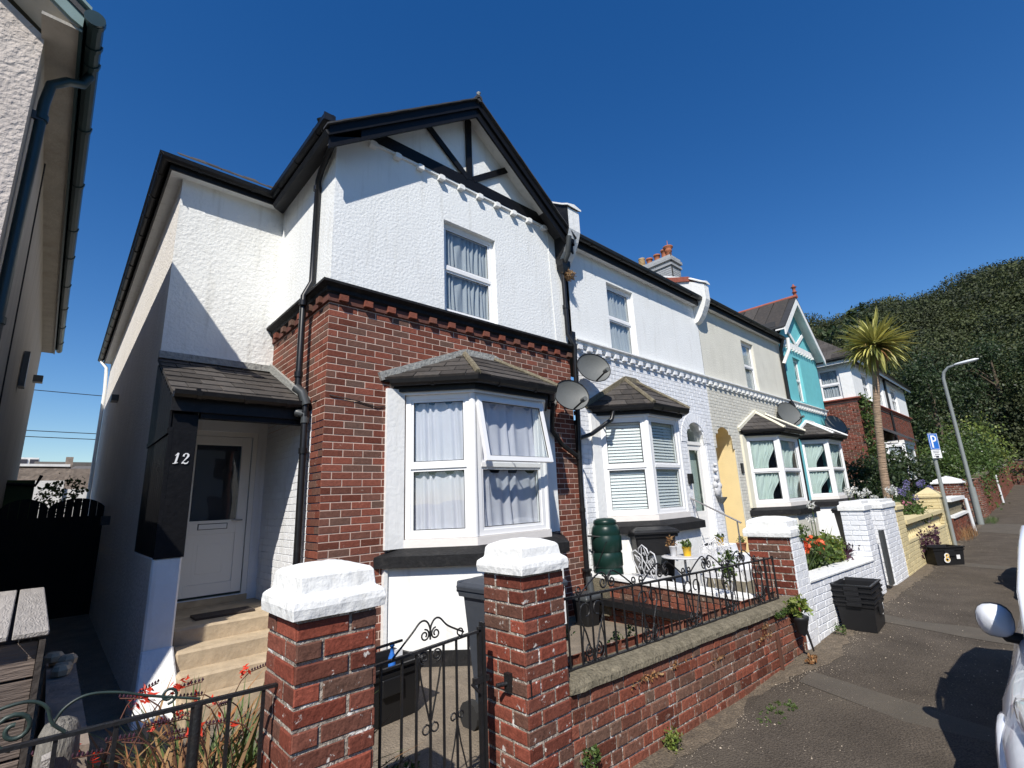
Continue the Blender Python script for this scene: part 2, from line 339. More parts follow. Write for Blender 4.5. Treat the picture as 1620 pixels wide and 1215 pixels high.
def tiles(parent, F, regions, m, name='brick', holes=(), tw=.225, th=.077, gap=.010, depth=.006, ch=.003, limit=300, pattern='stretcher', v0=0, u0=0, jit=.002, amin=.0009, stuff=True, restmin=0, stagger=.5, vtilt=0, seed=1):
    ps = area_pieces(F, regions, list(holes), tw, th, gap, pattern=pattern, v0=v0, u0=u0, amin=amin, stagger=stagger)
    rd = random.Random(seed)
    def size(c):
        mx = sum(p[0] for p in c)/len(c); my = sum(p[1] for p in c)/len(c); P = F(mx,my)
        return area(c)*abs(F.n.dot((CAM-P).normalized()))/max((P-CAM).length_squared,.01)
    ps.sort(key=size, reverse=True)
    rest = MB()
    for i,c in enumerate(ps):
        cx = min(p[0] for p in c); cy = min(p[1] for p in c); loc = [(x-cx,y-cy) for x,y in c]
        j = rd.uniform(-jit,jit); rz = rd.uniform(-1,1)*jit*1.5
        mw = F.mat @ Matrix.Translation((cx,cy,j)) @ Matrix.Rotation(rz,4,'Z')
        if vtilt: mw = mw @ Matrix.Rotation(vtilt,4,'X')
        me = piece_mesh(name, loc, depth, ch, m)
        if i < limit:
            o = bpy.data.objects.new(name, me); link(o, parent, mw)
        else:
            rest.add([mw @ v.co for v in me.vertices], [tuple(p.vertices) for p in me.polygons])
    if rest.v and stuff: rest.build(name+'s_further_off' if False else name+'work', m, parent, fixn=False, kind='stuff')
    return ps
def wall(mb, F, u0,u1,v0,v1, holes=(), rev=.12, c=0):
    us = sorted({u0,u1,*[h[0] for h in holes],*[h[2] for h in holes]}); vs = sorted({v0,v1,*[h[1] for h in holes],*[h[3] for h in holes]})
    us = [x for x in us if u0<=x<=u1]; vs = [x for x in vs if v0<=x<=v1]
    for i in range(len(us)-1):
        for j in range(len(vs)-1):
            mx,my = (us[i]+us[i+1])/2,(vs[j]+vs[j+1])/2
            if any(h[0]<mx<h[2] and h[1]<my<h[3] for h in holes): continue
            mb.add([F(us[i],vs[j],c),F(us[i+1],vs[j],c),F(us[i+1],vs[j+1],c),F(us[i],vs[j+1],c)],[(0,1,2,3)])
    for h in holes:
        a,b,cc,d = h
        for p,q in (((a,b),(a,d)),((a,d),(cc,d)),((cc,d),(cc,b)),((cc,b),(a,b))):
            mb.add([F(*p,c),F(*q,c),F(*q,c-rev),F(*p,c-rev)],[(0,1,2,3)])
def curtain_mesh(F, a0,a1,b0,b1,c, amp=.02, waves=9, gather=0, seed=0, sag=0, tie=0):
    rd = random.Random(seed); nu = waves*6; nv = 10; mb = MB(); vs = []
    ph = [rd.uniform(0,6.28) for _ in range(4)]
    for j in range(nv+1):
        t = j/nv                                     # 0 bottom, 1 top
        for i in range(nu+1):
            q = i/nu
            x = a0+(a1-a0)*q
            w_ = q+.035*math.sin(q*7+ph[1])+.02*math.sin(q*17+ph[2]+t); am = amp*(.55+.75*abs(math.sin(q*5.3+ph[3])))
            if tie: x = a0+(x-a0)*(1-tie*math.sin(min(1,(1-t)*1.15)*math.pi/2)**3*1.0)
            z = am*(math.sin(w_*waves*6.283+ph[0]+.9*math.sin(t*3+ph[1]))+.5*math.sin(w_*waves*2.7*3.1416+ph[2]+1.2*t))*(1-.4*t)
            b = b0+(b1-b0)*t
            if sag and j == nv: b -= sag*(.5+.5*math.sin(q*waves*3.14+ph[3]))
            vs.append(F(x,b,c+z))
    fs = [(j*(nu+1)+i, j*(nu+1)+i+1,(j+1)*(nu+1)+i+1,(j+1)*(nu+1)+i) for j in range(nv) for i in range(nu)]
    mb.add(vs,fs,True); return mb
def window(parent, F, w, h, tr=.5, fr=.055, rec=.03, cur=None, blind=False, glass='glass', sill=None, mf='upvc_white', seed=0, room=True, cargs=None, opensash=False, depth=.06, cstart=None):
    """casement in the plane of F, lower left corner at the origin: frame > panes, curtain"""
    mb = MB(); a = -rec
    mb.fbox(F,0,fr,0,h,a-depth,a); mb.fbox(F,w-fr,w,0,h,a-depth,a); mb.fbox(F,fr,w-fr,0,fr,a-depth,a); mb.fbox(F,fr,w-fr,h-fr,h,a-depth,a)
    mb.fbox(F,fr,w-fr,tr*h-fr*.42,tr*h+fr*.42,a-depth,a+.004)
    # sash beads
    for (b0,b1) in ((fr,tr*h-fr*.42),(tr*h+fr*.42,h-fr)):
        q = fr*.5; mb.fbox(F,fr,fr+q,b0,b1,a-depth,a-.012); mb.fbox(F,w-fr-q,w-fr,b0,b1,a-depth,a-.012); mb.fbox(F,fr+q,w-fr-q,b0,b0+q,a-depth,a-.012); mb.fbox(F,fr+q,w-fr-q,b1-q,b1,a-depth,a-.012)
    fo = mb.build('window', mf, parent)
    for k,(b0,b1) in enumerate(((fr,tr*h-fr*.42),(tr*h+fr*.42,h-fr))):
        if opensash and k == 1: continue
        MB().fbox(F,fr+.02,w-fr-.02,b0+.02,b1-.02,a-.032,a-.026).build('pane', glass, fo)
        gm = MB(); q = fr*.5
        for (x0,x1,y0,y1) in ((fr+q,fr+q+.008,b0+q,b1-q),(w-fr-q-.008,w-fr-q,b0+q,b1-q),(fr+q,w-fr-q,b0+q,b0+q+.008),(fr+q,w-fr-q,b1-q-.008,b1-q)): gm.fbox(F,x0,x1,y0,y1,a-.024,a-.020)
        gm.build('gasket','bin_black',fo)
    if cur:
        ca = dict(amp=.018,waves=8,seed=seed); ca.update(cargs or {})
        for k,(b0,b1) in enumerate(((fr,tr*h-.02),(tr*h,h-fr*.5))):
            curtain_mesh(F,fr*.6,w-fr*.6,b0,b1,a-.075,**ca).build('curtain', cur, fo, fixn=False)
    if blind:
        bm_ = MB(); nb = int((h-2*fr)/.052)
        for i in range(nb):
            z = fr+.02+i*.052; bm_.add([F(fr*.7,z,a-.075),F(w-fr*.7,z,a-.075),F(w-fr*.7,z+.047,a-.092),F(fr*.7,z+.047,a-.092)],[(0,1,2,3)])
        bm_.build('blind','blind_white',fo,fixn=False)
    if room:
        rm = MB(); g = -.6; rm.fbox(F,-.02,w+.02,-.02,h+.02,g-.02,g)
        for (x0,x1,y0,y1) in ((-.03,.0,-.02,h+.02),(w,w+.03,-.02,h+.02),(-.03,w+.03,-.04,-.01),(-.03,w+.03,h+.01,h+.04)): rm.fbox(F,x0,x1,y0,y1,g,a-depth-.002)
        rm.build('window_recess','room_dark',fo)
    return fo
def along(path, prof, closed=False):
    """sweep a 2D profile (out, up) along a polyline in plan with mitred corners; out = right-hand side... towards the street"""
    P = [Vector((p[0],p[1],0)) for p in path]; Z = [p[2] for p in path]; rings = []
    for i,p in enumerate(P):
        d0 = (P[i]-P[i-1]).normalized() if i>0 else None; d1 = (P[i+1]-P[i]).normalized() if i<len(P)-1 else None
        if d0 is None: d0 = d1
        if d1 is None: d1 = d0
        n0 = Vector((d0.y,-d0.x,0)); n1 = Vector((d1.y,-d1.x,0)); m_ = (n0+n1).normalized(); k = 1/max(.3,m_.dot(n0))
        rings.append([p+m_*k*a+Vector((0,0,Z[i]+b)) for a,b in prof])
    return MB().loft(rings, smooth=False)
GUT = [(0,0),(0,.0),( .02,-.045),(.05,-.06),(.08,-.055),(.105,-.03),(.115,.01),(.105,.012),(.095,-.02),(.05,-.045),(.02,-.03),(.012,0)]
def gutter(parent, path, brackets=True, m='black_gutter', sc=1.0, step=.75):
    g = along(path, [(a*sc,b*sc) for a,b in GUT]); P = [Vector(p) for p in path]
    if brackets:
        for i in range(len(P)-1):
            L_ = (P[i+1]-P[i]).length; n = max(1,int(L_/step)); d = (P[i+1]-P[i]).normalized(); nn = Vector((d.y,-d.x,0))
            for k in range(n):
                q = P[i]+d*(L_*(k+.5)/n)
                rg = []
                for e in (-.02,.02): rg.append([q+d*e+nn*(a*1.06*sc-.002)+Vector((0,0,(b*1.1-.004)*sc)) for a,b in GUT])
                g.loft(rg, smooth=False)
    return g.build('gutter', m, parent)
def pipe(parent, pts, r=.038, m='black_gutter', name='downpipe', collars=(), n=10):
    mb = MB().tube(pts, r, n)
    for c in collars:
        c = Vector(c); mb.tube([c-Vector((0,0,.03)),c+Vector((0,0,.03))], r*1.3, n)
    return mb.build(name, m, parent, fixn=False)
def leafmesh(centres, size, aspect=.55, seed=0, normals=None, droop=0.0, diamond=True):
    g = np.random.default_rng(seed); n = len(centres); c = np.asarray(centres,float)
    s = size*(.6+.8*g.random(n)) if np.isscalar(size) else size
    a = g.normal(size=(n,3)); a[:,2] -= droop; a /= np.linalg.norm(a,axis=1)[:,None]
    b = g.normal(size=(n,3)); 
    if normals is not None: b = b*.6+np.cross(normals,a)
    b -= (b*a).sum(1)[:,None]*a; b /= np.linalg.norm(b,axis=1)[:,None]+1e-9
    A = a*s[:,None]*.5; B = b*s[:,None]*.5*aspect
    v = np.stack([c-A, c+B, c+A, c-B],1).reshape(-1,3) if diamond else np.stack([c-A-B,c+A-B,c+A+B,c-A+B],1).reshape(-1,3)
    return v
def leafobj(name, v, m, parent=None, **tg):
    n = len(v)//4; lo = v.min(0); hi = v.max(0); off = np.array([(lo[0]+hi[0])/2,(lo[1]+hi[1])/2,lo[2]]); v = v-off
    me = bpy.data.meshes.new(name); me.vertices.add(4*n); me.vertices.foreach_set('co', v.ravel())
    me.loops.add(4*n); me.loops.foreach_set('vertex_index', np.arange(4*n)); me.polygons.add(n); me.polygons.foreach_set('loop_start', np.arange(n)*4); me.polygons.foreach_set('loop_total', np.full(n,4))
    me.materials.append(M[m]); me.update(calc_edges=True)
    o = bpy.data.objects.new(name, me); link(o, parent, Matrix.Translation(off)); tag(o, **tg); return o
def clumps(centre, rad, nc, per, cr, seed=0, flat=0):
    """leaf centres: clumps spread through an ellipsoid shell"""
    g = np.random.default_rng(seed); d = g.normal(size=(nc,3)); d /= np.linalg.norm(d,axis=1)[:,None]; rr = .55+.45*g.random(nc)**.5
    cc = np.array(centre)+d*rr[:,None]*np.array(rad)
    q = g.normal(size=(nc,per,3))*cr*(.5+g.random((nc,1,1))); return (cc[:,None,:]+q).reshape(-1,3)
def blades(base_pts, n, h, w, seed, spread=.5, curve=.8, segs=4):
    """sword-shaped leaves as bent strips, returns MB"""
    rd = random.Random(seed); mb = MB()
    for i in range(n):
        bx,by,bz = base_pts(rd); a = rd.uniform(0,6.283); L_ = h*rd.uniform(.6,1.1); out = Vector((math.cos(a),math.sin(a),0)); side = Vector((-out.y,out.x,0))
        sp = rd.uniform(.15,spread); cv = curve*rd.uniform(.3,1.2); ww = w*rd.uniform(.6,1.2); vs = []
        p = Vector((bx,by,bz)); th = sp*.5
        for k in range(segs+1):
            t = k/segs; wd = ww*(.6+.4*math.sin(t*3.14))*(1-t)**.5 if k<segs else .0005
            vs += [p-side*wd/2, p+side*wd/2]
            th += cv/segs; p = p+(Vector((0,0,1))*math.cos(th)+out*math.sin(th))*L_/segs
        mb.add(vs,[(2*k,2*k+1,2*k+3,2*k+2) for k in range(segs)],True)
    return mb
def spiral(F, c, r0, r1, a0, turns, n=22, dirn=1):
    return [F(c[0]+(r0+(r1-r0)*t/n)*math.cos(a0+dirn*turns*6.283*t/n), c[1]+(r0+(r1-r0)*t/n)*math.sin(a0+dirn*turns*6.283*t/n)) for t in range(n+1)]
def cm(pts, k=6):
    """Catmull-Rom smoothing of a point list"""
    P = [Vector(p) for p in pts]; P = [P[0]*2-P[1]]+P+[P[-1]*2-P[-2]]; out = []
    for i in range(1,len(P)-2):
        for j in range(k):
            t = j/k; a,b,c,d = P[i-1],P[i],P[i+1],P[i+2]
            out.append(.5*((2*b)+(c-a)*t+(2*a-5*b+4*c-d)*t*t+(3*b-a-3*c+d)*t**3))
    return out+[P[-2]]
def ribbon(F, pts, ws, c0, c1):
    """stroke of varying width in plane F"""
    mb = MB(); n = len(pts)
    for i in range(n-1):
        p,q = Vector(pts[i]),Vector(pts[i+1]); d = (q-p)
        if d.length < 1e-6: continue
        d.normalize(); nn = Vector((-d.y,d.x)); a,b = ws[i]/2,ws[i+1]/2; e = d*min(a,.004)
        poly = [p-nn*a-e,q-nn*b+e,q+nn*b+e,p+nn*a-e]
        mb.prism([F(x.x,x.y,c0+i*.00004) for x in poly], F.n*(c1-c0))
    return mb
mat('soil_dry', (.135,.105,.072), .95, var=.3, bump=.02, bscale=60, fine=.6, fscale=70, dirt=.6, dcol=(.075,.062,.048), dscale=7)
# ================================================================ THE SETTING
def gz(x):
    return float(np.interp(x, [-40,0,3,4.5,6,10,17,25,40,55,75,120], [-1.72,-1.64,-1.66,-1.71,-1.70,-1.68,-1.68,-1.62,-1.25,-.62,.6,4]))
xs = [-14,-8,-4,-1,1,2,3,4,5,6,8,10,13,17,21,25,30,35,40,45,50,55,62,72,84,100]
def strip(y0, y1, dz, name, m):
    mb = MB(); n = 4
    mb.add([(x, y0+(y1-y0)*j/n, gz(x)+dz) for x in xs for j in range(n+1)], [(i*(n+1)+j,(i+1)*(n+1)+j,(i+1)*(n+1)+j+1,i*(n+1)+j+1) for i in range(len(xs)-1) for j in range(n)])
    return mb.build(name, m, kind='structure')
strip(.50, 2.35, 0, 'pavement', 'tarmac')
strip(-8.5, .36, -.11, 'road', 'road')
kb = MB()
for i in range(len(xs)-1):
    a,b = xs[i],xs[i+1]
    kb.add([(a,.36,gz(a)-.12),(b,.36,gz(b)-.12),(b,.36,gz(b)+.004),(a,.36,gz(a)+.004),(a,.50,gz(a)+.004),(b,.50,gz(b)+.004)],[(0,1,2,3),(3,2,5,4)])
kb.build('kerb','kerb_stone', kind='structure')
g = MB(); gx = [-900,-60,-14,100,900]
MB().box(-1500,1500,-1500,1500,-3.0,-2.2).build('ground','ground_far', kind='structure')
# patched bands in the tarmac, each a thin sheet
def patch(pts, m, name):
    mb = MB(); mb.add([(x,y,gz(x)+.004) for x,y in pts],[tuple(range(len(pts)))]); return mb.build(name, m, kind='structure', fixn=False)
mat('tarmac_patch', (.100,.084,.064), .95, var=.15, bump=.012, bscale=120, fine=.4, fscale=240, dirt=.5, dcol=(.08,.07,.055), dscale=2)
mat('tarmac_dark', (.055,.048,.040), .95, var=.15, bump=.012, bscale=120, fine=.4, fscale=240)
patch([(4.55,.50),(5.0,.50),(5.25,1.2),(5.5,1.9),(5.15,1.9),(4.85,1.2)],'tarmac_patch','pavement_patch')
patch([(7.5,.5),(8.0,.5),(8.15,1.0),(8.1,1.5),(8.35,1.95),(7.9,1.95),(7.75,1.4),(7.6,1.0)],'tarmac_patch','pavement_patch')
patch([(13.2,.5),(13.7,.5),(14.3,2.0),(13.7,2.0)],'tarmac_patch','pavement_patch')
patch([(21,.5),(25,.5),(25.6,2.0),(22,2.0)],'tarmac_patch','pavement_patch')
# garden ground of 12
def sheet(name, m, pts, kind='structure'):
    mb = MB(); mb.add(pts,[tuple(range(len(pts)))]); return mb.build(name, m, kind=kind, fixn=False)
gg = MB(); gxs = [-.6,.6,1.5,2.5,3.5,4.5,5.3,6.05]; gys = [2.25,3,3.8,4.6,5.3,6.0,6.9]
gzf = lambda x,y: -1.62-.0*(y)-.12*max(0,(x-4)/2)
gg.add([(x,y,gzf(x,y)) for x in gxs for y in gys],[(i*7+j,(i+1)*7+j,(i+1)*7+j+1,i*7+j+1) for i in range(7) for j in range(6)])
gg.build('front_garden_ground','garden_concrete', kind='structure')
sheet('terrace_ground','concrete_old',[(6.05,2.3,-1.66),(11.0,2.3,-1.66),(11.0,5.2,-1.62),(6.05,5.2,-1.62)])
sheet('garden_ground','soil',[(11.0,2.2,-1.64),(60,2.2,-1.3),(60,30,-1.3),(11.0,30,-1.60)])
sheet('side_passage','garden_concrete',[(-1.4,1.6,-1.66),(.72,1.6,-1.66),(.72,40,-1.66),(-1.4,40,-1.66)])
sheet('back_yard','soil',[(-30,17.6,-1.67),(30,17.6,-1.67),(30,60,-1.67),(-30,60,-1.67)])
ds = MB(); rd = random.Random(8); X = [2.33+i*.12 for i in range(190)]
yy = [2.12-.10-.05*math.sin(x*2.1)-rd.uniform(0,.07)-(.16*math.exp(-((x-5.9)/.7)**2))-(.12*math.exp(-((x-11.5)/1.2)**2)) for x in X]
for i in range(len(X)-1): ds.add([(X[i],yy[i],gz(X[i])+.0035),(X[i+1],yy[i+1],gz(X[i+1])+.0035),(X[i+1],2.12,gz(X[i+1])+.012),(X[i],2.12,gz(X[i])+.012)],[(0,1,2,3)])
ds.build('dirt_strip','soil_dry',kind='structure',fixn=False)
# loose grit and dried bits along the foot of the walls
gr = MB(); rd = random.Random(3)
for i in range(5200):
    x = rd.choice([rd.uniform(2.5,9.5),rd.uniform(4,8),rd.uniform(9,22)]); y = 2.08-abs(rd.gauss(0,.16))
    if rd.random() < .30: y = rd.uniform(.55,2.0)
    s = rd.uniform(.0015,.0060)*(1 if rd.random()<.93 else 1.8); z = gz(x)+.002; a = rd.uniform(0,3.1)
    c,d = math.cos(a)*s,math.sin(a)*s*.6
    gr.add([(x-c,y-d,z),(x+d,y-c,z),(x+c,y+d,z),(x-d,y+c,z),(x,y,z+s*.7)],[(0,1,4),(1,2,4),(2,3,4),(3,0,4)])
gr.build('grit_on_pavement','debris', kind='stuff', fixn=False)

# ================================================================ HOUSE 12
H12 = thing('house', (2.0,5.0,-1.65), 'end house numbered 12, white roughcast over red brick with a black timbered gable', 'house', 'terraced houses along the street')
# walls
wx0,wx1 = 1.97,6.0
F = FY(5.0)
upwin = (3.51,2.47,4.45,3.84)
mb = MB(); wall(mb, F, wx0,wx1,2.44,4.30,[upwin],rev=.10); mb.add([F(wx0,4.30),F(wx1,4.30),F(3.95,5.80)],[(0,1,2)])
mb.build('front_upper_wall','roughcast_bright',H12)
G = FX(wx0,5.0)      # side of wing: a = 5-y ; a from -1.87 to 0
mb = MB(); wall(mb, G,-1.87,0,2.44,4.5); mb.build('wing_side_wall','roughcast_bright',H12)
mb = MB(); wall(mb, FY(6.87), .715,1.97,1.5,4.5); mb.build('recessed_front_wall','roughcast_white',H12)
mb = MB(); wall(mb, frame((.715,0,0),(0,-1,0),(0,0,1),(-1,0,0)), -17.5,-6.87,-1.7,4.5); mb.build('side_wall','roughcast_side',H12)
MB().box(.72,9.0,17.3,17.5,-1.7,4.5).build('rear_wall','roughcast_side',H12)
# lower wall backing (mortar) and the bricks standing proud
bay = (2.70,-1.66,5.42,1.62)
mb = MB(); wall(mb, FY(5.0), wx0,wx1,-1.66,2.44,[(2.95,-1.66,5.20,1.40)],rev=.02); wall(mb, FX(wx0,5.0),-1.87,0,.9,2.44)
mb.build('mortar_bed','mortar_pink',H12)
tiles(H12, F, [[(wx0,-1.64),(wx1,-1.64),(wx1,2.30),(wx0,2.30)]], 'brick_red', holes=[(2.72,-1.66,5.40,1.44),(3.35,1.44,4.85,1.80)], v0=-1.64, u0=wx0-.003, limit=240, jit=.0008, depth=.004)
sb = MB()
def side_tiles(regs, m, lim, v0=-1.64, hl=()):
    tiles(H12, FX(wx0,5.0), regs, m, holes=hl, v0=v0, u0=-.112, limit=lim, jit=.0008, depth=.004)
side_tiles([[(-1.87,1.80),(-.40,1.05),(0,1.05),(0,2.30),(-1.87,2.30)],[(-.33,-1.64),(0,-1.64),(0,1.05),(-.33,1.05)]], 'brick_red', 130)
# white painted brick inside the porch
mb = MB(); wall(mb, FX(wx0+.004,5.0),-1.87,-.33,-1.64,1.4); mb.build('painted_joint','brick_paint_white',H12)
tiles(H12, FX(wx0,5.0), [[(-1.87,-1.2),(-.34,-1.64),(-.34,1.04),(-1.87,1.3)]], 'brick_paint_white', name='painted_brick', v0=-1.64, u0=-.112, limit=90, gap=.006, depth=.005, jit=.001)
# string course with brick dentils
sc = along([(wx0,6.87,2.30),(wx0,5.0,2.30),(wx1+.02,5.0,2.30)], [(0,0),(.03,0),(.03,.012),(.055,.03),(.055,.075),(.10,.10),(.115,.105),(.115,.135),(.0,.175)])
sc.build('string_course','wall_black',H12)
for i in range(14):
    x = 2.06+i*.295
    MB().box(x,x+.10,4.93,5.01,2.235,2.305).build('dentil','brick_red',H12)
for i in range(6):
    y = 5.12+i*.295
    MB().box(1.90,1.98,y,y+.10,2.235,2.305).build('dentil','brick_red',H12)
along([(wx0,6.87,2.285),(wx0,5.0,2.285),(wx1,5.0,2.285)],[(0,-.065),(.028,-.065),(.028,.02),(0,.02)]).build('brick_band','brick_dark',H12)
# roofs, soffit, fascia
def roofslab(name, pts, m='slate_dark', parent=H12, t=.05):
    a,b,c = map(Vector,pts[:3]); n = (b-a).cross(c-a).normalized(); n = n if n.z>0 else -n
    return MB().prism(pts, -n*t).build(name, m, parent)
ax_, az_ = 3.95, 5.83
pl = .765
roofslab('wing_roof', [(1.72,4.72,az_-pl*(ax_-1.72)),(ax_,4.72,az_),(ax_,10.2,az_),(1.72,6.55,az_-pl*(ax_-1.72))])
roofslab('wing_roof', [(ax_,4.72,az_),(6.02,4.72,az_-pl*(6.02-ax_)),(6.02,9,az_-pl*(6.02-ax_)),(ax_,10.2,az_)])
# slates showing along the recessed eave and the verge
roofslab('main_roof', [(.42,6.58,4.36),(2.4,6.58,4.36),(3.9,9.9,6.50),(2.7,9.9,6.50)])
roofslab('main_roof', [(.42,6.58,4.36),(2.7,9.9,6.50),(2.7,17.7,6.50),(.42,17.7,4.36)])
roofslab('main_roof', [(2.7,9.9,6.50),(2.7,17.7,6.50),(6.0,17.7,4.4),(6.0,9.9,4.4)])
for k in range(9):
    x0 = .62+k*.155+random.uniform(-.01,.01); MB().prism([(x0,6.565,4.375),(x0+.15,6.565,4.375),(x0+.15,6.85,4.58+.012*(k%2)),(x0,6.85,4.58)],(0,0,.012+.006*(k%3))).build('roof_slate','slate',H12)
# soffit boards (white) and fascia (black)
sof = MB(); z = 4.25
sof.add([(.575,17.5,z),(.575,6.73,z),(.73,6.88,z),(.73,17.5,z)],[(0,1,2,3)]); sof.add([(.575,6.73,z),(1.83,6.73,z),(1.98,6.88,z),(.73,6.88,z)],[(0,1,2,3)])
sof.add([(1.83,6.73,z),(1.83,4.80,z),(1.98,4.80,z),(1.98,6.88,z)],[(0,1,2,3)])
sof.build('soffit','render_white',H12)
def fasc(path, h, name='fascia', m='black_paint', p=H12, t=.022): return along(path,[(0,0),(t,0),(t,h),(0,h)]).build(name,m,p)
fasc([(.575,17.5,z-.02),(.575,6.73,z-.02),(1.83,6.73,z-.02),(1.83,4.76,z-.02)],.17)
gutter(H12, [(.553,17.6,z+.10),(.553,6.71,z+.10),(1.808,6.71,z+.10),(1.808,4.70,z+.06)], step=.62)
MB().box(1.69,1.82,4.69,4.71,z-.01,z+.08).build('gutter_stop','black_gutter',H12)
# bargeboards: two layers, white soffit behind
def rake(x0,x1,z0,z1,h,y0,y1,name,m,par):  # board following the line (x0,z0)->(x1,z1), hanging h below
    return MB().prism([(x0,y0,z0),(x1,y0,z1),(x1,y0,z1-h),(x0,y0,z0-h)],(0,y1-y0,0)).build(name,m,par)
zl = az_-pl*(ax_-1.78); zr = az_-pl*(6.0-ax_)
rake(1.78,ax_,zl,az_,.235,4.735,4.765,'bargeboard','black_wood',H12); rake(ax_,6.0,az_,zr,.235,4.735,4.765,'bargeboard','black_wood',H12)
rake(1.76,ax_,zl+.02,az_+.03,.125,4.70,4.735,'verge_board','black_wood',H12); rake(ax_,6.0,az_+.03,zr+.03,.125,4.70,4.735,'verge_board','black_wood',H12)
MB().prism([(1.83,4.765,4.23),(1.83,4.765,4.10),(2.15,4.765,4.26),(2.15,4.765,4.45)],(0,-.03,0)).build('bargeboard_foot','black_wood',H12)
rake(1.85,ax_,zl+.02,az_-.06,.03,4.765,5.0,'verge_soffit','render_white',H12); rake(ax_,5.97,az_-.06,zr,.03,4.765,5.0,'verge_soffit','render_white',H12)
# slate edges over the verge
for k in range(13):
    t0,t1 = k/13,(k+1)/13
    for (xa,za,xb,zb) in ((1.72,zl-.02,ax_,az_+.035),(ax_,az_+.035,6.02,zr+.01)):
        x0_,x1_ = xa+(xb-xa)*t0,xa+(xb-xa)*t1; z0_,z1_ = za+(zb-za)*t0,za+(zb-za)*t1; e = .004*(k%2)
        MB().prism([(x0_,4.66,z0_+.012+e),(x1_,4.66,z1_+.012+e),(x1_,4.66,z1_+.034),(x0_,4.66,z0_+.034+e)],(0,.12,0)).build('roof_slate','slate_dark',H12)
MB().tube([(ax_,4.66,az_+.05),(ax_,8,az_+.05)],.06,8).build('ridge_tile','slate_dark',H12)
MB().lathe([(.02,0),(.02,.05),(.035,.07),(.0,.10)],(ax_,4.68,az_+.08),8).build('finial_stub','lead_cement',H12)
MB().tube([(4.62,7.2,6.0),(4.62,7.2,6.55)],.035,8).tube([(4.62,7.2,6.55),(4.62,7.2,6.62)],.06,8).build('soil_vent','upvc_white',H12)
# gable timbers
def bar(x0,z0,x1,z1,wd,name='gable_timber',y=4.985,d=.03,m='black_wood',par=H12):
    p,q = Vector((x0,0,z0)),Vector((x1,0,z1)); t = (q-p).normalized(); n = Vector((-t.z,0,t.x))*wd/2
    return MB().prism([Vector((0,y,0))+v for v in (p-n,q-n,q+n,p+n)],(0,-d,0)).build(name,m,par)
bar(2.2,4.58,5.88,4.60,.17); bar(3.96,4.65,3.96,5.72,.10,y=4.982); bar(3.22,5.20,3.93,4.66,.09,y=4.98); bar(4.80,5.24,4.02,4.68,.09,y=4.98)
along([(2.2,5.0,4.50),(5.85,5.0,4.50)],[(0,-.035),(.035,-.03),(.035,0),(0,0)]).build('timber_moulding','render_white',H12)
for i in range(10):
    x = 2.37+i*.345; b_ = MB(); pr = []
    for k in range(7): a = math.pi*k/6; pr.append((x+.045-.045*math.cos(a), 4.465+(.015*math.sin(a))))
    b_.prism([(x,4.999,4.41),(x+.09,4.999,4.41)]+[(q[0],4.999,q[1]) for q in pr[::-1]],(0,-.075,0)); b_.build('gable_dentil','render_white',H12)
# upper window
window(H12, FY(5.0,upwin[0],upwin[1]), upwin[2]-upwin[0], upwin[3]-upwin[1], tr=.5, rec=.07, fr=.06, cur='curtain_grey', seed=4, cargs=dict(amp=.03,waves=11,sag=.0), glass='glass')
MB().prism([(3.47,4.94,2.455),(4.50,4.94,2.455),(4.50,5.08,2.475),(3.47,5.08,2.475)],(0,0,-.03)).build('window_sill','upvc_white',H12)
MB().tube([(5.64,4.99,4.40),(5.66,4.99,3.6),(5.70,4.99,2.48)],.006,5).build('cable','render_white',H12)

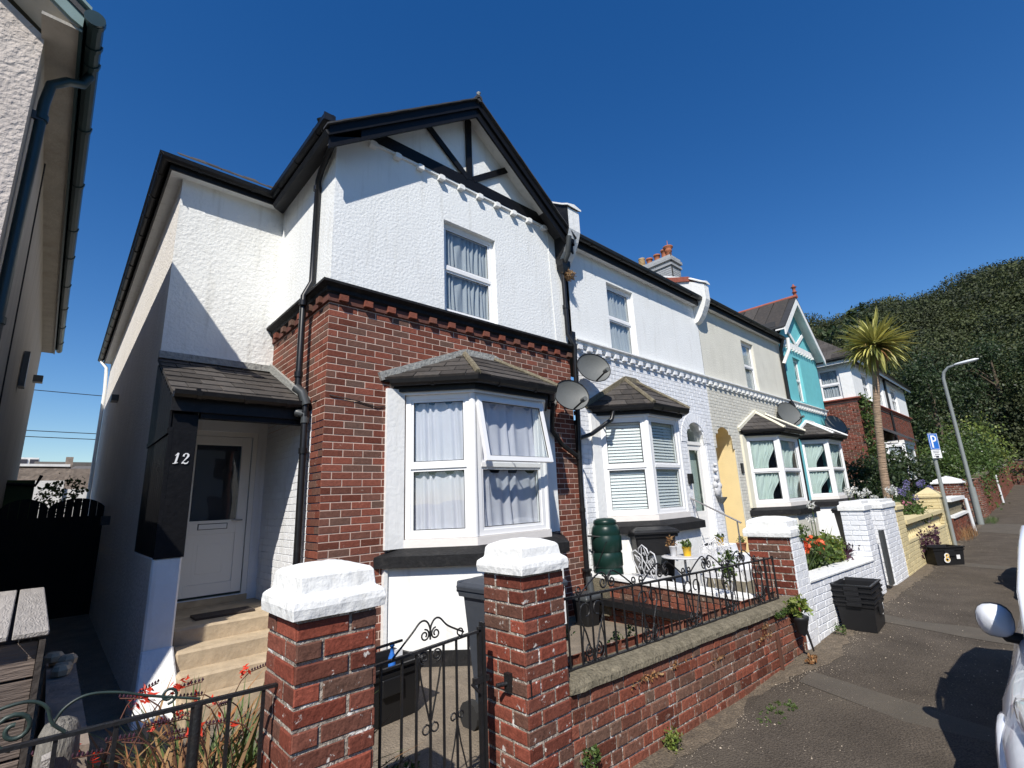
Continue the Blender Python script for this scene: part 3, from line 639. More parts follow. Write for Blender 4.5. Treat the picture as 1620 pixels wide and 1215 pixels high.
# ---------------------------------------------------------------- bay windows (shared by four houses)
def bayplan(xa, wf, off):       # outline of the bay grown by off: A (wall left), B, C, D
    k = off*math.tan(math.radians(22.5)); d = .59
    return [(xa-off*1.414,5.0),(xa+d-k,5-d-off),(xa+d+wf+k,5-d-off),(xa+2*d+wf+off*1.414,5.0)]
def prismZ(pl, z0, z1, name, m, par, shift=None):
    mb = MB(); n = len(pl); sh = shift or pl
    vs = [(x,y,z0) for x,y in pl]+[(x,y,z1) for x,y in sh]
    mb.add(vs,[tuple(range(n))[::-1],tuple(range(n,2*n))]+[(i,(i+1)%n,(i+1)%n+n,i+n) for i in range(n)]); return mb.build(name,m,par)
def bay_window(H, xa, wf, zb, zt, ztop, base='render_white', trim='render_white', curt='curtain_white', blind=False, flash='lead_cement', cill='wall_black', floor=-1.62, opensash=False, cargs=None, slates='slate', fascia='black_paint', wside=True, baseplinth='wall_black', seed=0, rh=.50, glass='glass', soff='upvc_white'):
    P = bayplan(xa,wf,0); h = zt-zb
    prismZ(bayplan(xa,wf,.15), floor, zb-.27, 'bay_base', base, H)
    if baseplinth: prismZ(bayplan(xa,wf,.158), floor, floor+.15, 'bay_plinth', baseplinth, H)
    prismZ(bayplan(xa,wf,.24), zb-.27, zb-.155, 'bay_cill', cill, H)
    prismZ(bayplan(xa,wf,.24), zb-.155, zb-.09, 'bay_cill_slope', cill, H, bayplan(xa,wf,.06))
    prismZ(bayplan(xa,wf,.035), zb-.09, zb-.004, 'timber_cill', 'cill_white', H)
    if wside:
        for (x0,x1) in ((xa-.23,xa-.002),(xa+1.18+wf+.002,xa+1.18+wf+.22)):
            MB().box(x0,x1,4.955,5.02,zb-.09,zt+.06).build('pilaster', trim, H)
    prismZ(bayplan(xa,wf,.05), zt, zt+.03, 'bay_head', soff, H)
    d = .59
    Fs = [frame((*P[0],zb),(1,-1,0),(0,0,1),(-1,-1,0)), frame((*P[1],zb),(1,0,0),(0,0,1),(0,-1,0)), frame((*P[2],zb),(1,1,0),(0,0,1),(1,-1,0))]
    Ws = [d*1.41421, wf, d*1.41421]
    for k in range(3):
        if k == 2:
            window(H, frame(Fs[k](.03,0,0),Fs[k].u,Fs[k].v,Fs[k].n), Ws[k]-.06, h, tr=.485, rec=.0, fr=.055, cur=curt if not blind else None, blind=False, seed=seed+k, cargs=cargs, room=False, glass=glass)
        else:
            window(H, frame(Fs[k](.035,0,0),Fs[k].u,Fs[k].v,Fs[k].n), Ws[k]-.07, h, tr=.485, rec=.0, fr=.06, cur=curt if not blind else None, blind=blind, seed=seed+k, cargs=cargs, room=False, glass=glass, opensash=(opensash and k==1))
    for k,(x,y) in enumerate(P[:3] if False else P[1:3]):      # corner posts
        MB().tube([(x,y+.025,zb),(x,y+.025,zt)],.045,8,smooth=True).build('corner_post','upvc_white',H,fixn=False)
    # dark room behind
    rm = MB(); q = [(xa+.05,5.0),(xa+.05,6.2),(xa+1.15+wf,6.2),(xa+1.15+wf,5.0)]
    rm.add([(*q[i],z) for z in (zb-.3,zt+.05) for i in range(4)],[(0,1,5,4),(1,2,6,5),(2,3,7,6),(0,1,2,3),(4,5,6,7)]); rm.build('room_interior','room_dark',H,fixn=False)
    prismZ(bayplan(xa,wf,-.10), zb-.05, zb-.01, 'window_board','render_white',H)
    if opensash:
        Fk = Fs[1]; piv = Fk(.03,h-.05,0); ang = math.radians(11)
        v2 = (Fk.v*math.cos(ang)-Fk.n*math.sin(ang)); n2 = (Fk.n*math.cos(ang)+Fk.v*math.sin(ang)); sh = h*.515-.06; o2 = piv-v2*sh+n2*.012
        F2 = frame(o2, Fk.u, v2, n2); w2 = wf-.07; q = .055; sm = MB()
        sm.fbox(F2,0,q,0,sh,-.02,.03); sm.fbox(F2,w2-q,w2,0,sh,-.02,.03); sm.fbox(F2,q,w2-q,0,q,-.02,.03); sm.fbox(F2,q,w2-q,sh-q,sh,-.02,.03)
        so = sm.build('open_sash','upvc_white',H); MB().fbox(F2,q-.005,w2-q+.005,q-.005,sh-q+.005,0,.006).build('pane',glass,so)
        gm = MB()
        for (x0,x1,y0,y1) in ((q,q+.01,q,sh-q),(w2-q-.01,w2-q,q,sh-q),(q,w2-q,q,q+.01),(q,w2-q,sh-q-.01,sh-q)): gm.fbox(F2,x0,x1,y0,y1,.008,.014)
        gm.build('gasket','bin_black',so); MB().tube([F2(w2*.5,.02,-.02),Fk(wf*.5,h*.485+.05,0)],.008,6).build('window_stay','upvc_white',so)
    # roof
    E = bayplan(xa,wf,.22); z0 = zt+.17; z1 = z0+rh
    fp = [(*p,zt+.03) for p in bayplan(xa,wf,.09)]; prismZ(bayplan(xa,wf,.09), zt+.03, zt+.15, 'fascia', fascia, H)
    gutter(H, [(*p,zt+.145) for p in bayplan(xa,wf,.10)], step=.5)
    ml, mr = xa+.92, xa+.26+wf
    A,B,C,D = [(*p,z0) for p in E]; T1,T2 = (ml,5.0,z1),(mr,5.0,z1)
    prismZ(bayplan(xa,wf,.20), zt+.14, z0-.012, 'roof_boarding', fascia, H)
    def slope(pts, seed):
        a,b = Vector(pts[0]),Vector(pts[1]); n = (b-a).cross(Vector(pts[2])-a).normalized(); n = n if n.z>0 else -n
        uu = (b-a).normalized(); vv = n.cross(uu); Fr = frame(a,uu,vv,n)
        MB().prism(pts,-n*.02).build('bay_roof','slate_dark',H)
        pl2 = [((Vector(p)-a).dot(uu),(Vector(p)-a).dot(vv)) for p in pts]
        tiles(H, Fr, [pl2], slates, name='roof_slate', tw=.30, th=.215, gap=.008, depth=.016, ch=.002, v0=-.03, u0=.1*seed, jit=.002, vtilt=-.045, amin=.002, seed=seed)
    slope([A,B,T1],1); slope([B,C,T2,T1],2); slope([C,D,T2],3)
    def strip3(p,q,wd,name,m,lift=.02):
        p,q = Vector(p),Vector(q); return MB().tube([p+Vector((0,0,lift)),p.lerp(q,.33)+Vector((0,0,lift+.006)),p.lerp(q,.7)+Vector((0,0,lift)),q+Vector((0,0,lift))],wd,6,smooth=False).build(name,m,H)
    strip3(B,T1,.038,'hip_flashing',flash if flash!='lead_cement' else 'concrete_old'); strip3(C,T2,.038,'hip_flashing',flash if flash!='lead_cement' else 'concrete_old')
    def upst(p,q,h_=.07):
        p,q = Vector(p),Vector(q); t = (q-p).normalized(); n = Vector((-t.z,0,t.x)); n = n if n.z>0 else -n
        return MB().prism([p-n*.03,q-n*.03,q+n*h_,p+n*h_],(0,-.045,0)).build('wall_flashing',flash,H)
    upst(A,T1); upst(T1,T2); upst(T2,D)
    return P
bay_window(H12, 2.90, 1.16, -.38, 1.25, 2, opensash=True, cargs=dict(amp=.022,waves=7,sag=.10), seed=5)
MB().box(2.66,2.70,4.94,5.01,-1.62,-.62).build('render_return','render_white',H12)

# ---------------------------------------------------------------- porch of 12
pr_ = H12
pz = lambda y: 1.83-(6.87-y)*.47
lean = [(.70,6.87,pz(6.87)),(.70,5.42,pz(5.42)),(1.98,5.42,pz(5.42)),(1.98,6.87,pz(6.87))]
MB().prism([(.70,6.87,pz(6.87)-.03),(.70,5.42,pz(5.42)-.03),(1.97,5.42,pz(5.42)-.03),(1.97,6.87,pz(6.87)-.03)],(0,0,-.03)).build('porch_roof','slate_dark',pr_)
a = Vector(lean[1]); b = Vector(lean[2]); n = (b-a).cross(Vector(lean[3])-a).normalized(); n = n if n.z>0 else -n
uu = (b-a).normalized(); vv = n.cross(uu); Fr = frame(a-n*.03,uu,vv,n); L_ = (Vector(lean[3])-b).length
tiles(pr_, Fr, [[(0,0),(1.27,0),(1.27,L_),(0,L_)]], 'slate', name='porch_slate', tw=.305, th=.235, gap=.009, depth=.020, ch=.002, v0=-.02, vtilt=-.045, jit=.002)
MB().prism([(1.965,6.87,pz(6.87)+.10),(1.965,5.40,pz(5.40)+.06),(1.965,5.40,pz(5.40)-.01),(1.965,6.87,pz(6.87)-.01)],(-.035,0,0)).build('wall_flashing','lead_cement',pr_)
MB().box(.70,1.96,6.82,6.875,pz(6.85)-.01,pz(6.85)+.075).build('wall_flashing','lead_cement',pr_)
fasc([(.70,5.46,.95),(1.97,5.46,.95)],.17,p=pr_,t=.03); gutter(pr_, [(.70,5.43,1.125),(1.93,5.43,1.125)], step=.4)
MB().box(.95,1.97,5.46,5.56,.90,.965).build('porch_beam','black_wood',pr_)
# boarded side: cheek and lower panel made of vertical boards
for k in range(11):
    y0 = 5.50+k*.124; y1 = y0+.118; zt_ = pz(y0)-.06
    MB().box(.705,.722,y0,y1,.78,zt_).build('cheek_board','black_wood',pr_)
MB().box(.700,.725,5.49,6.87,.74,.79).build('cheek_rail','black_wood',pr_)
for k in range(11):
    y0 = 5.52+k*.122; MB().box(.712,.730,y0,y0+.115,-.37,.745).build('side_board','black_wood',pr_)
MB().prism([(.722,5.52,-.37),(.722,6.86,-.37),(.722,6.86,pz(6.86)-.07),(.722,5.52,pz(5.52)-.07)],(.02,0,0)).build('board_backing','black_wood',pr_)
MB().box(.735,.940,5.49,5.515,-.38,.93).build('number_panel','black_wood',pr_)
MB().box(.905,.940,5.515,6.85,-.38,1.2).build('porch_inner_board','black_wood',pr_)
MB().box(.712,.745,5.488,5.53,-.38,.80).build('corner_bead','black_wood',pr_)
# the numerals 1 2 on the panel
_N = FY(5.486,.775,.455)
FN = lambda a,b,c=0: _N(a*.80,b*.80,c)
FN.n = _N.n
one = [(.012,.098),(.034,.118),(.040,.125),(.034,.09),(.026,.045),(.018,.012)]
n1 = ribbon(FN,one,[.004,.016,.017,.019,.019,.017],0,.006); q = ribbon(FN,[(-.004,.006),(.018,.010),(.040,.016)],[.006,.012,.006],.0005,.0065); n1.add(q.v,q.f)
n1.build('house_numeral','sign_white',pr_,fixn=False)
two = [(.094,.094),(.098,.112),(.112,.124),(.130,.124),(.141,.110),(.140,.094),(.128,.074),(.110,.050),(.092,.026),(.084,.012)]
n2 = ribbon(FN,two,[.020,.012,.009,.012,.019,.020,.015,.010,.007,.006],0,.006); q = ribbon(FN,[(.082,.008),(.098,.016),(.116,.008),(.134,.012),(.146,.030)],[.006,.014,.016,.013,.004],.0005,.0065); n2.add(q.v,q.f)
n2.build('house_numeral','sign_white',pr_,fixn=False)
# low white pier wall of the porch, flared foot
pw_ = MB(); pw_.box(.705,.93,5.50,6.87,-1.2,-.375); pw_.build('porch_low_wall','render_white',pr_,bevel=.015)
MB().prism([(.71,5.50,-1.62),(.93,5.50,-1.62),(.93,5.50,-1.15),(.71,5.50,-1.15)],(0,1.37,0)).build('porch_wall_foot','render_white',pr_)
fl = MB(); fl.add([(.705,5.495,-1.12),(.935,5.495,-1.12),(.66,5.20,-1.64),(1.0,5.20,-1.64),(.66,5.6,-1.64),(1.0,5.6,-1.64),(.705,5.6,-1.12),(.935,5.6,-1.12)],[(0,1,3,2),(0,2,4,6),(1,7,5,3),(0,6,7,1)]); fl.build('flared_foot','paint_white',pr_,bevel=.012)
mb = MB(); wall(mb, FX(.703,6.88),0,1.38,-1.66,-.38); mb.build('porch_outer_wall','roughcast_side',pr_)
# door wall and the door
mb = MB(); wall(mb, FY(6.865), .75,1.97,-1.66,1.6,[(1.02,-.96,1.86,.98)],rev=.06); mb.build('door_wall','brick_paint_white',pr_)
dr = MB(); Fd = FY(6.90,1.02,-.96)
dr.fbox(Fd,0,.055,0,1.94,-.02,.02); dr.fbox(Fd,.785,.84,0,1.94,-.02,.02); dr.fbox(Fd,.055,.785,1.88,1.94,-.02,.02); dr.build('door_frame','door_white',pr_)
dl = MB(); D0,D1 = .065,.775
dl.fbox(Fd,D0,D0+.11,.03,1.875,-.01,.012); dl.fbox(Fd,D1-.11,D1,.03,1.875,-.01,.012); dl.fbox(Fd,D0+.11,D1-.11,.03,.16,-.01,.012); dl.fbox(Fd,D0+.11,D1-.11,.71,.87,-.01,.012); dl.fbox(Fd,D0+.11,D1-.11,1.77,1.875,-.01,.012)
for e,c in ((0,.002),(.035,-.003),(.07,.003),(.11,.006)): dl.fbox(Fd,D0+.11+e,D1-.11-e,.16+e,.71-e,-.012,c)
dd = dl.build('door','door_white',pr_,bevel=.003)
MB().fbox(Fd,D0+.10,D1-.10,.86,1.78,-.006,.002).build('pane','glass_weak',dd)
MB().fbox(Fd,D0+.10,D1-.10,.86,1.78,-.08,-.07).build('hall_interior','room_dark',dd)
MB().fbox(Fd,D0+.21,D1-.21,.775,.825,.0,.022).build('letter_plate','upvc_white',dd)
lp = MB()
for (x0,x1,z0,z1) in ((D0+.20,D1-.20,.828,.834),(D0+.20,D1-.20,.766,.772),(D0+.20,D0+.206,.772,.828),(D1-.206,D1-.20,.772,.828)): lp.fbox(Fd,x0,x1,z0,z1,.012,.016)
lp.build('letter_plate_gasket','bin_black',dd)
MB().tube([Fd(D1-.05,.86,.012),Fd(D1-.05,.86,.05),Fd(D1-.17,.86,.05)],.009,6).build('handle','chrome',dd)
MB().box(1.02,1.86,6.84,7.0,-1.04,-.965).build('door_step','stone_step',pr_)
MB().box(.95,1.96,6.30,6.86,-1.62,-1.03).build('porch_landing','stone_step',pr_,bevel=.01)
for k,(ye,zt_) in enumerate(((5.72,-1.035),(5.46,-1.18),(5.20,-1.33),(4.93,-1.48))):
    st = MB(); st.box(.955,1.955,ye,ye+(.60 if k==0 else .28),-1.64,zt_); st.build('step','stone_step',pr_,bevel=.018)
DM = MB().box(1.18,1.72,5.98,6.24,-1.033,-1.012); tag(DM.build('doormat','mat_brown'), 'dark rectangular doormat in front of the white door numbered 12', 'doormat')
# downpipes of 12
pipe(H12, [(1.70,4.86,4.36),(1.80,4.90,4.22),(1.90,4.95,4.18),(1.91,5.30,4.02),(1.925,5.42,3.95),(1.925,5.44,2.6),(1.84,5.44,2.4),(1.83,5.42,1.34),(1.87,5.37,1.16),(1.895,5.34,1.10),(1.895,5.34,-1.6)], r=.036, collars=[(1.925,5.44,3.85),(1.83,5.42,1.45),(1.83,5.42,2.3),(1.895,5.34,1.0),(1.895,5.34,.6)])
MB().tube([(1.80,5.41,1.30),(1.86,5.36,1.24),(1.90,5.33,1.10)],.05,8).tube([(1.82,5.40,1.02),(1.895,5.34,1.0),(1.895,5.34,.9)],.047,8).build('gutter_joint','grey_plastic',H12)
MB().tube([(1.95,5.30,1.13),(2.02,4.985,1.16),(2.3,4.985,1.13),(2.55,4.985,1.08),(2.66,4.985,1.10)],.006,5).build('cable','cable_black',H12)
# shared downpipe, hopper and drain between 12 and the next house
pipe(H12, [(5.84,4.68,4.28),(5.86,4.75,3.98),(5.90,4.88,3.86)], r=.045, m='grey_plastic', name='offset_pipe')
hp = MB(); hp.loft([[(5.90+sx*a,4.90+sy*b,z) for sx,sy in ((-1,-1),(1,-1),(1,1),(-1,1))] for a,b,z in ((.10,.07,3.92),(.10,.07,3.82),(.04,.04,3.68))],smooth=False); hp.build('hopper','black_gutter',H12)
pipe(H12, [(5.90,4.92,3.70),(5.92,4.93,2.62),(6.0,4.86,2.42),(6.0,4.88,2.2),(5.96,4.92,.2),(5.95,4.92,-1.1)], r=.038, collars=[(5.91,4.93,3.1),(5.975,4.91,1.3),(5.965,4.92,.6),(5.955,4.92,-.2)])
MB().lathe([(.06,0),(.06,.12),(.075,.13),(.075,.16)],(5.93,4.9,-1.20),10).build('drain_collar','black_gutter',H12)
pipe(H12, [(5.93,4.88,-1.15),(5.9,4.8,-1.55)], r=.055, m='grey_plastic', name='drain_pipe')
pipe(H12, [(5.22,4.72,1.34),(5.27,4.80,1.16),(5.36,4.90,.98),(5.60,4.93,.78),(5.93,4.93,.62)], r=.036, name='bay_downpipe')
# raised party wall with corbel between the two roofs
def party(H, x0, x1, front, side, cap, zt=4.86, backz=6.4):
    pts = [(4.72,zt),(4.66,zt-.05),(4.66,4.42),(4.72,4.25),(4.82,4.05),(4.92,3.93),(5.0,3.90),(5.4,3.90),(8.8,backz),(8.8,backz+.35)]
    MB().prism([(x0,y,z_) for y,z_ in pts],(x1-x0,0,0)).build('party_wall_corbel',side,H)
    fr_ = [(4.655,zt-.05),(4.655,4.42),(4.715,4.25),(4.815,4.05),(4.915,3.93)]
    mb = MB(); n = len(fr_)
    mb.add([(x,y-.004,z_) for x in (x0+.004,x1-.004) for y,z_ in fr_],[(i,i+1,i+1+n,i+n) for i in range(n-1)]); mb.build('corbel_face',front,H)
    mb = MB(); rg = []
    for y,z_ in ((4.62,zt-.03),(4.74,zt+.03),(5.0,zt+.20),(8.8,backz+.37)): rg.append([(x0-.03,y,z_),(x1+.03,y,z_),(x1+.03,y,z_+.03),((x0+x1)/2,y,z_+.07),(x0-.03,y,z_+.03)])
    mb.loft(rg,smooth=False).build('party_wall_coping',cap,H)
party(H12, 5.82, 6.12, 'render_white', 'black_paint', 'render_white')
nest = MB(); rd = random.Random(5)
for i in range(150):
    a = Vector((rd.gauss(0,1),rd.gauss(0,1),rd.gauss(0,1))).normalized()*.085; c = Vector((5.97,4.84,3.66)); t = Vector((rd.gauss(0,1),rd.gauss(0,1),rd.gauss(0,1))).normalized()*.05
    nest.tube([c+a*rd.uniform(.4,1.1)-t,c+a*rd.uniform(.5,1.15)+t],.004,3,caps=False)
tag(nest.build('bird_nest','nest_straw',fixn=False),'ragged straw bird nest perched on the black hopper under the corbel','bird nest')
# ================================================================ THE NEXT HOUSES OF THE TERRACE
def eaves(H, x0, x1, zg=4.50, roofm='slate_dark', depth=4.2, wallm='render_white'):
    MB().box(x0,x1,4.86,5.0,zg-.18,zg-.16).build('soffit','render_white',H)
    along([(x0,4.88,zg-.20),(x1,4.88,zg-.20)],[(0,0),(.022,0),(.022,.19),(0,.19)]).build('fascia','black_paint',H)
    gutter(H, [(x0,4.858,zg-.03),(x1,4.858,zg-.03)], step=.9, sc=1.1)
    MB().prism([(x0,4.76,zg+.02),(x0,5+depth,zg+.02+(depth+.24)*.60),(x0,5+depth,zg-.04+(depth+.24)*.60),(x0,4.76,zg-.04)],(x1-x0,0,0)).build('roof',roofm,H)
def stringc(H, x0, x1, z, m, n_m, sp=.262):
    along([(x0,5.0,z),(x1,5.0,z)],[(0,-.03),(.03,-.03),(.03,0),(.055,.01),(.055,.05),(.09,.065),(.10,.07),(.10,.095),(.03,.13),(0,.13)]).build('string_course',m,H)
    n = int((x1-x0)/sp)
    for i in range(n):
        x = x0+.06+i*sp; MB().box(x,x+.11,4.925,5.0,z-.075,z-.0).build('dentil',n_m,H)
    along([(x0,5.0,z-.075),(x1,5.0,z-.075)],[(0,-.03),(.022,-.03),(.022,0),(0,0)]).build('brick_band',n_m,H)
def arch_region(xl, xr, zs, zt_, n=14):   # door opening with a round head as a polygon list of x->z top
    cx = (xl+xr)/2; rx = (xr-xl)/2; return [(cx-rx*math.cos(math.pi*k/n), zs+(zt_-zs)*math.sin(math.pi*k/n)) for k in range(n+1)]
def wall_arch(mb, x0,x1,z0,z1, xl,xr,zs,zt_, y=5.0, rev=.45, n=14):
    A = arch_region(xl,xr,zs,zt_,n)
    q = lambda a,b,c,d: mb.add([(a,y,b),(c,y,b),(c,y,d),(a,y,d)],[(0,1,2,3)])
    if xl > x0: q(x0,z0,xl,z1)
    if xr < x1: q(xr,z0,x1,z1)
    for i in range(n): mb.add([(A[i][0],y,A[i][1]),(A[i+1][0],y,A[i+1][1]),(A[i+1][0],y,z1),(A[i][0],y,z1)],[(0,1,2,3)])
    P = [(xl,z0)]+A+[(xr,z0)]; rv = MB()
    for i in range(len(P)-1): rv.add([(P[i][0],y,P[i][1]),(P[i+1][0],y,P[i+1][1]),(P[i+1][0],y+rev,P[i+1][1]),(P[i][0],y+rev,P[i][1])],[(0,1,2,3)])
    return rv
# ---- white house
H2 = thing('house',(6.12,5.0,-1.65),'white terraced house with closed white blinds in its bay window','house','terraced houses along the street')
x0,x1 = 6.12,10.86
w2 = (7.24,2.60,8.12,3.97)
mb = MB(); wall(mb, FY(5.0), x0,x1,2.50,4.45,[w2],rev=.10); mb.build('front_upper_wall','roughcast_bright',H2)
mb = MB(); wall(mb, FY(5.006), x0,9.50,-1.66,2.5,[(6.65,-1.66,8.75,1.36)],rev=.02)
rv = wall_arch(mb, 9.50,x1,-1.2,2.5, 9.62,10.42,1.02,1.45, y=5.006, rev=.35); mb.build('front_lower_wall','brick_paint_white',H2); rv.build('door_reveal','render_white',H2,fixn=False)
arch_h = [(9.58+.0,-1.66,10.46,1.02),(9.66,1.02,10.38,1.30),(9.80,1.30,10.24,1.45)]
tiles(H2, FY(5.0), [[(x0+.04,-1.6),(x1,-1.6),(x1,2.42),(x0+.04,2.42)]], 'brick_paint_white', name='painted_brick', holes=[(6.45,-1.66,8.95,1.42),(7.1,1.42,8.4,1.9)]+arch_h, v0=-1.64, limit=220, gap=.007, depth=.004, jit=.0012, seed=3)
for k in range(17):   # arch of brick-on-end round the door head
    a = math.pi*(k+.5)/17; cx,cz,r0,r1 = 10.02,1.02,.44,.64
    p = lambda r_,a_: (cx-r_*math.cos(a_)*1.0,4.996,cz+r_*math.sin(a_)*1.0)
    MB().prism([p(r0,a-.08),p(r0,a+.08),p(r1,a+.085),p(r1,a-.085)],(0,-.012,0)).build('arch_brick','brick_paint_white',H2)
window(H2, FY(5.0,w2[0],w2[1]), w2[2]-w2[0], w2[3]-w2[1], tr=.5, rec=.07, fr=.06, cur='curtain_grey', seed=14, cargs=dict(amp=.03,waves=10), glass='glass')
MB().box(7.18,8.18,4.94,5.06,2.55,2.598).build('window_sill','render_white',H2)
stringc(H2,x0,x1,2.50,'render_white','brick_paint_white'); eaves(H2,6.14,10.72,4.50)
MB().box(6.03,6.12,4.93,4.99,2.46,2.70).build('pipe_box','black_gutter',H2)
party(H2, 10.74, 10.94, 'render_white','render_white','render_white', zt=4.84)
MB().prism([(10.70,5.0,5.10),(10.70,6.4,5.55),(10.70,8.9,6.75),(10.70,9.2,7.1),(10.70,9.2,6.7),(10.70,8.9,6.5),(10.70,6.4,5.40),(10.70,5.0,4.98)],(.34,0,0)).build('ridge_coping','ridge_red',H2)
bay_window(H2, 6.62, 1.0, -.33, 1.28, 2, curt=None, blind=True, flash='concrete_old', baseplinth=None, slates='slate', trim='render_white', seed=21, rh=.62, floor=-1.64)
pipe(H2, [(6.70,4.72,1.36),(6.66,4.74,1.22),(6.30,4.90,.98),(6.02,4.93,.90)], r=.036, name='bay_downpipe')
# white front door in the round arch
dr = MB(); Fd = FY(5.10,9.62,-1.05)
dr.fbox(Fd,0,.08,0,2.1,-.03,.03); dr.fbox(Fd,.72,.80,0,2.1,-.03,.03); dr.fbox(Fd,.08,.72,2.03,2.10,-.03,.03); dr.build('door_frame','door_white',H2)
do = MB(); do.fbox(Fd,.08,.72,0,.65,-.02,.01); do.fbox(Fd,.08,.20,.65,2.03,-.02,.01); do.fbox(Fd,.60,.72,.65,2.03,-.02,.01); do.fbox(Fd,.20,.60,1.92,2.03,-.02,.01); do.fbox(Fd,.2,.6,.1,.55,.01,.02); do=do.build('door','door_white',H2)
MB().fbox(Fd,.20,.60,.65,1.92,-.005,.0).build('pane','glass',do); MB().fbox(Fd,.10,.70,.0,1.95,-.12,-.11).build('hall_interior','curtain_pale',do)
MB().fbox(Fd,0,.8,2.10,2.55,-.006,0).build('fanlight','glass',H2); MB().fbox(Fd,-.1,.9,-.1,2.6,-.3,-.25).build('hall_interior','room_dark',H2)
MB().box(9.44,9.56,4.93,4.995,.16,.36).build('wall_lantern','bin_black',H2)
for k in range(3): MB().box(9.45,10.6,4.95-.28*(k+1),4.99-.28*k,-1.64,-1.08-.18*k).build('step','brick_paint_white',H2)
# ---- cream house
H3 = thing('house',(11.02,5.0,-1.65),'cream terraced house with a yellow painted arched doorway beside its bay window','house','terraced houses along the street')
x0,x1 = 10.87,16.30
w3 = (13.30,2.60,14.12,3.99)
mb = MB(); wall(mb, FY(5.0), x0,x1,2.50,4.6,[w3],rev=.10); mb.build('front_upper_wall','roughcast_cream',H3)
mb = MB(); wall(mb, FY(5.006), 12.2,x1,-1.66,2.5,[(12.6,-1.66,15.2,1.36)],rev=.02)
rv = wall_arch(mb, x0,12.2,-1.66,2.5, 10.92,11.90,.95,1.45, y=5.006, rev=.75); mb.build('front_lower_wall','brick_paint_cream',H3); rv.build('arch_reveal','yellow_paint',H3,fixn=False)
MB().box(10.9,11.92,5.755,5.80,-1.66,1.5).build('inner_door','yellow_paint',H3)
tiles(H3, FY(5.0), [[(x0,-1.6),(x1,-1.6),(x1,2.42),(x0,2.42)]], 'brick_paint_cream', name='painted_brick', holes=[(12.3,-1.66,15.4,1.42),(13.0,1.42,14.7,1.9),(10.88,-1.66,11.94,.95),(10.98,.95,11.84,1.28),(11.12,1.28,11.70,1.45)], v0=-1.64, limit=160, gap=.007, depth=.004, jit=.001, seed=8)
window(H3, FY(5.0,w3[0],w3[1]), w3[2]-w3[0], w3[3]-w3[1], tr=.5, rec=.07, fr=.06, cur='curtain_grey', seed=24, cargs=dict(amp=.03,waves=10))
MB().box(13.24,14.18,4.94,5.06,2.55,2.598).build('window_sill','cream_trim',H3)
stringc(H3,x0,x1,2.50,'render_white','render_white'); eaves(H3,11.04,16.22,4.58)
bay_window(H3, 12.56, 1.30, -.35, 1.26, 2, curt='curtain_pale', flash='cream_trim', trim='cream_trim', base='roughcast_cream', baseplinth='wall_black', seed=31, rh=.55, cargs=dict(amp=.03,waves=9,tie=.35,sag=.04), floor=-1.60, glass='glass_weak', soff='cream_trim')
MB().box(12.08,12.20,4.97,4.995,.38,.62).build('number_plate','bin_black',H3)
pipe(H3, [(16.05,4.78,4.5),(16.12,4.9,4.2),(16.18,4.93,3.9),(16.2,4.94,2.65),(16.22,4.85,2.4),(16.22,4.93,1.8),(16.2,4.93,-1.5)], r=.05)
MB().tube([(16.26,4.7,4.55),(16.30,4.72,4.2),(16.16,4.9,3.75)],.055,8).build('white_offset_pipe','render_white',H3)
# ---- teal house with gable
H4 = thing('house',(16.3,5.0,-1.65),'turquoise painted house with a white edged steep gable and red ridge tiles','house','terraced houses along the street')
x0,x1 = 16.30,20.0
w4 = (17.42,2.68,18.10,4.20)
mb = MB(); wall(mb, FY(5.0), x0,x1,-1.66,4.55,[w4,(16.75,-1.66,19.0,1.36)],rev=.10); mb.add([(x0,5,4.55),(x1,5,4.55),(18.0,5,6.25)],[(0,1,2)]); mb.build('front_wall','teal_paint',H4)
MB().box(16.30,16.34,5.0,9.5,2,5.2).build('slate_cheek','slate_dark',H4)
MB().box(19.96,20.0,5.0,12,-1.6,4.6).build('end_wall','teal_paint',H4)
window(H4, FY(5.0,w4[0],w4[1]), w4[2]-w4[0], w4[3]-w4[1], tr=.5, rec=.08, fr=.06, cur='curtain_grey', seed=44, cargs=dict(amp=.03,waves=8,tie=.3))
MB().box(17.36,18.16,4.93,5.06,2.63,2.678).build('window_sill','teal_paint',H4)
stringc(H4,x0,x1,2.52,'render_white','render_white',sp=.24)
ap = (17.95,6.32); fl_ = (16.25,4.92); fr2 = (20.05,4.46)
for (p,q) in ((fl_,ap),(ap,fr2)):
    rake(p[0],q[0],p[1],q[1],.24,4.70,4.74,'bargeboard','render_white',H4)
    MB().prism([(p[0],4.70,p[1]+.01),(q[0],4.70,q[1]+.01),(q[0],4.70,q[1]+.05),(p[0],4.70,p[1]+.05)],(0,4.8,0)).build('roof','slate_dark',H4)
    rake(p[0],q[0],p[1]-.03,q[1]-.03,.03,4.74,5.0,'verge_soffit','render_white',H4)
MB().tube([(ap[0],4.66,ap[1]+.06),(ap[0],9.6,ap[1]+.06)],.075,8).build('ridge_tile','ridge_red',H4)
MB().lathe([(.05,0),(.05,.12),(.09,.14),(.05,.18),(.05,.30),(.10,.33),(.04,.38),(.02,.44)],(ap[0],4.72,ap[1]+.08),10).build('finial','ridge_red',H4)
bar(16.5,4.60,19.6,4.60,.14,y=4.985,m='render_white',par=H4); bar(17.0,5.25,17.95,4.68,.12,y=4.98,m='render_white',par=H4); bar(18.9,5.25,17.95,4.68,.12,y=4.98,m='render_white',par=H4)
for i in range(11): MB().box(16.7+i*.27,16.82+i*.27,4.92,5.0,4.42,4.50).build('dentil','render_white',H4)
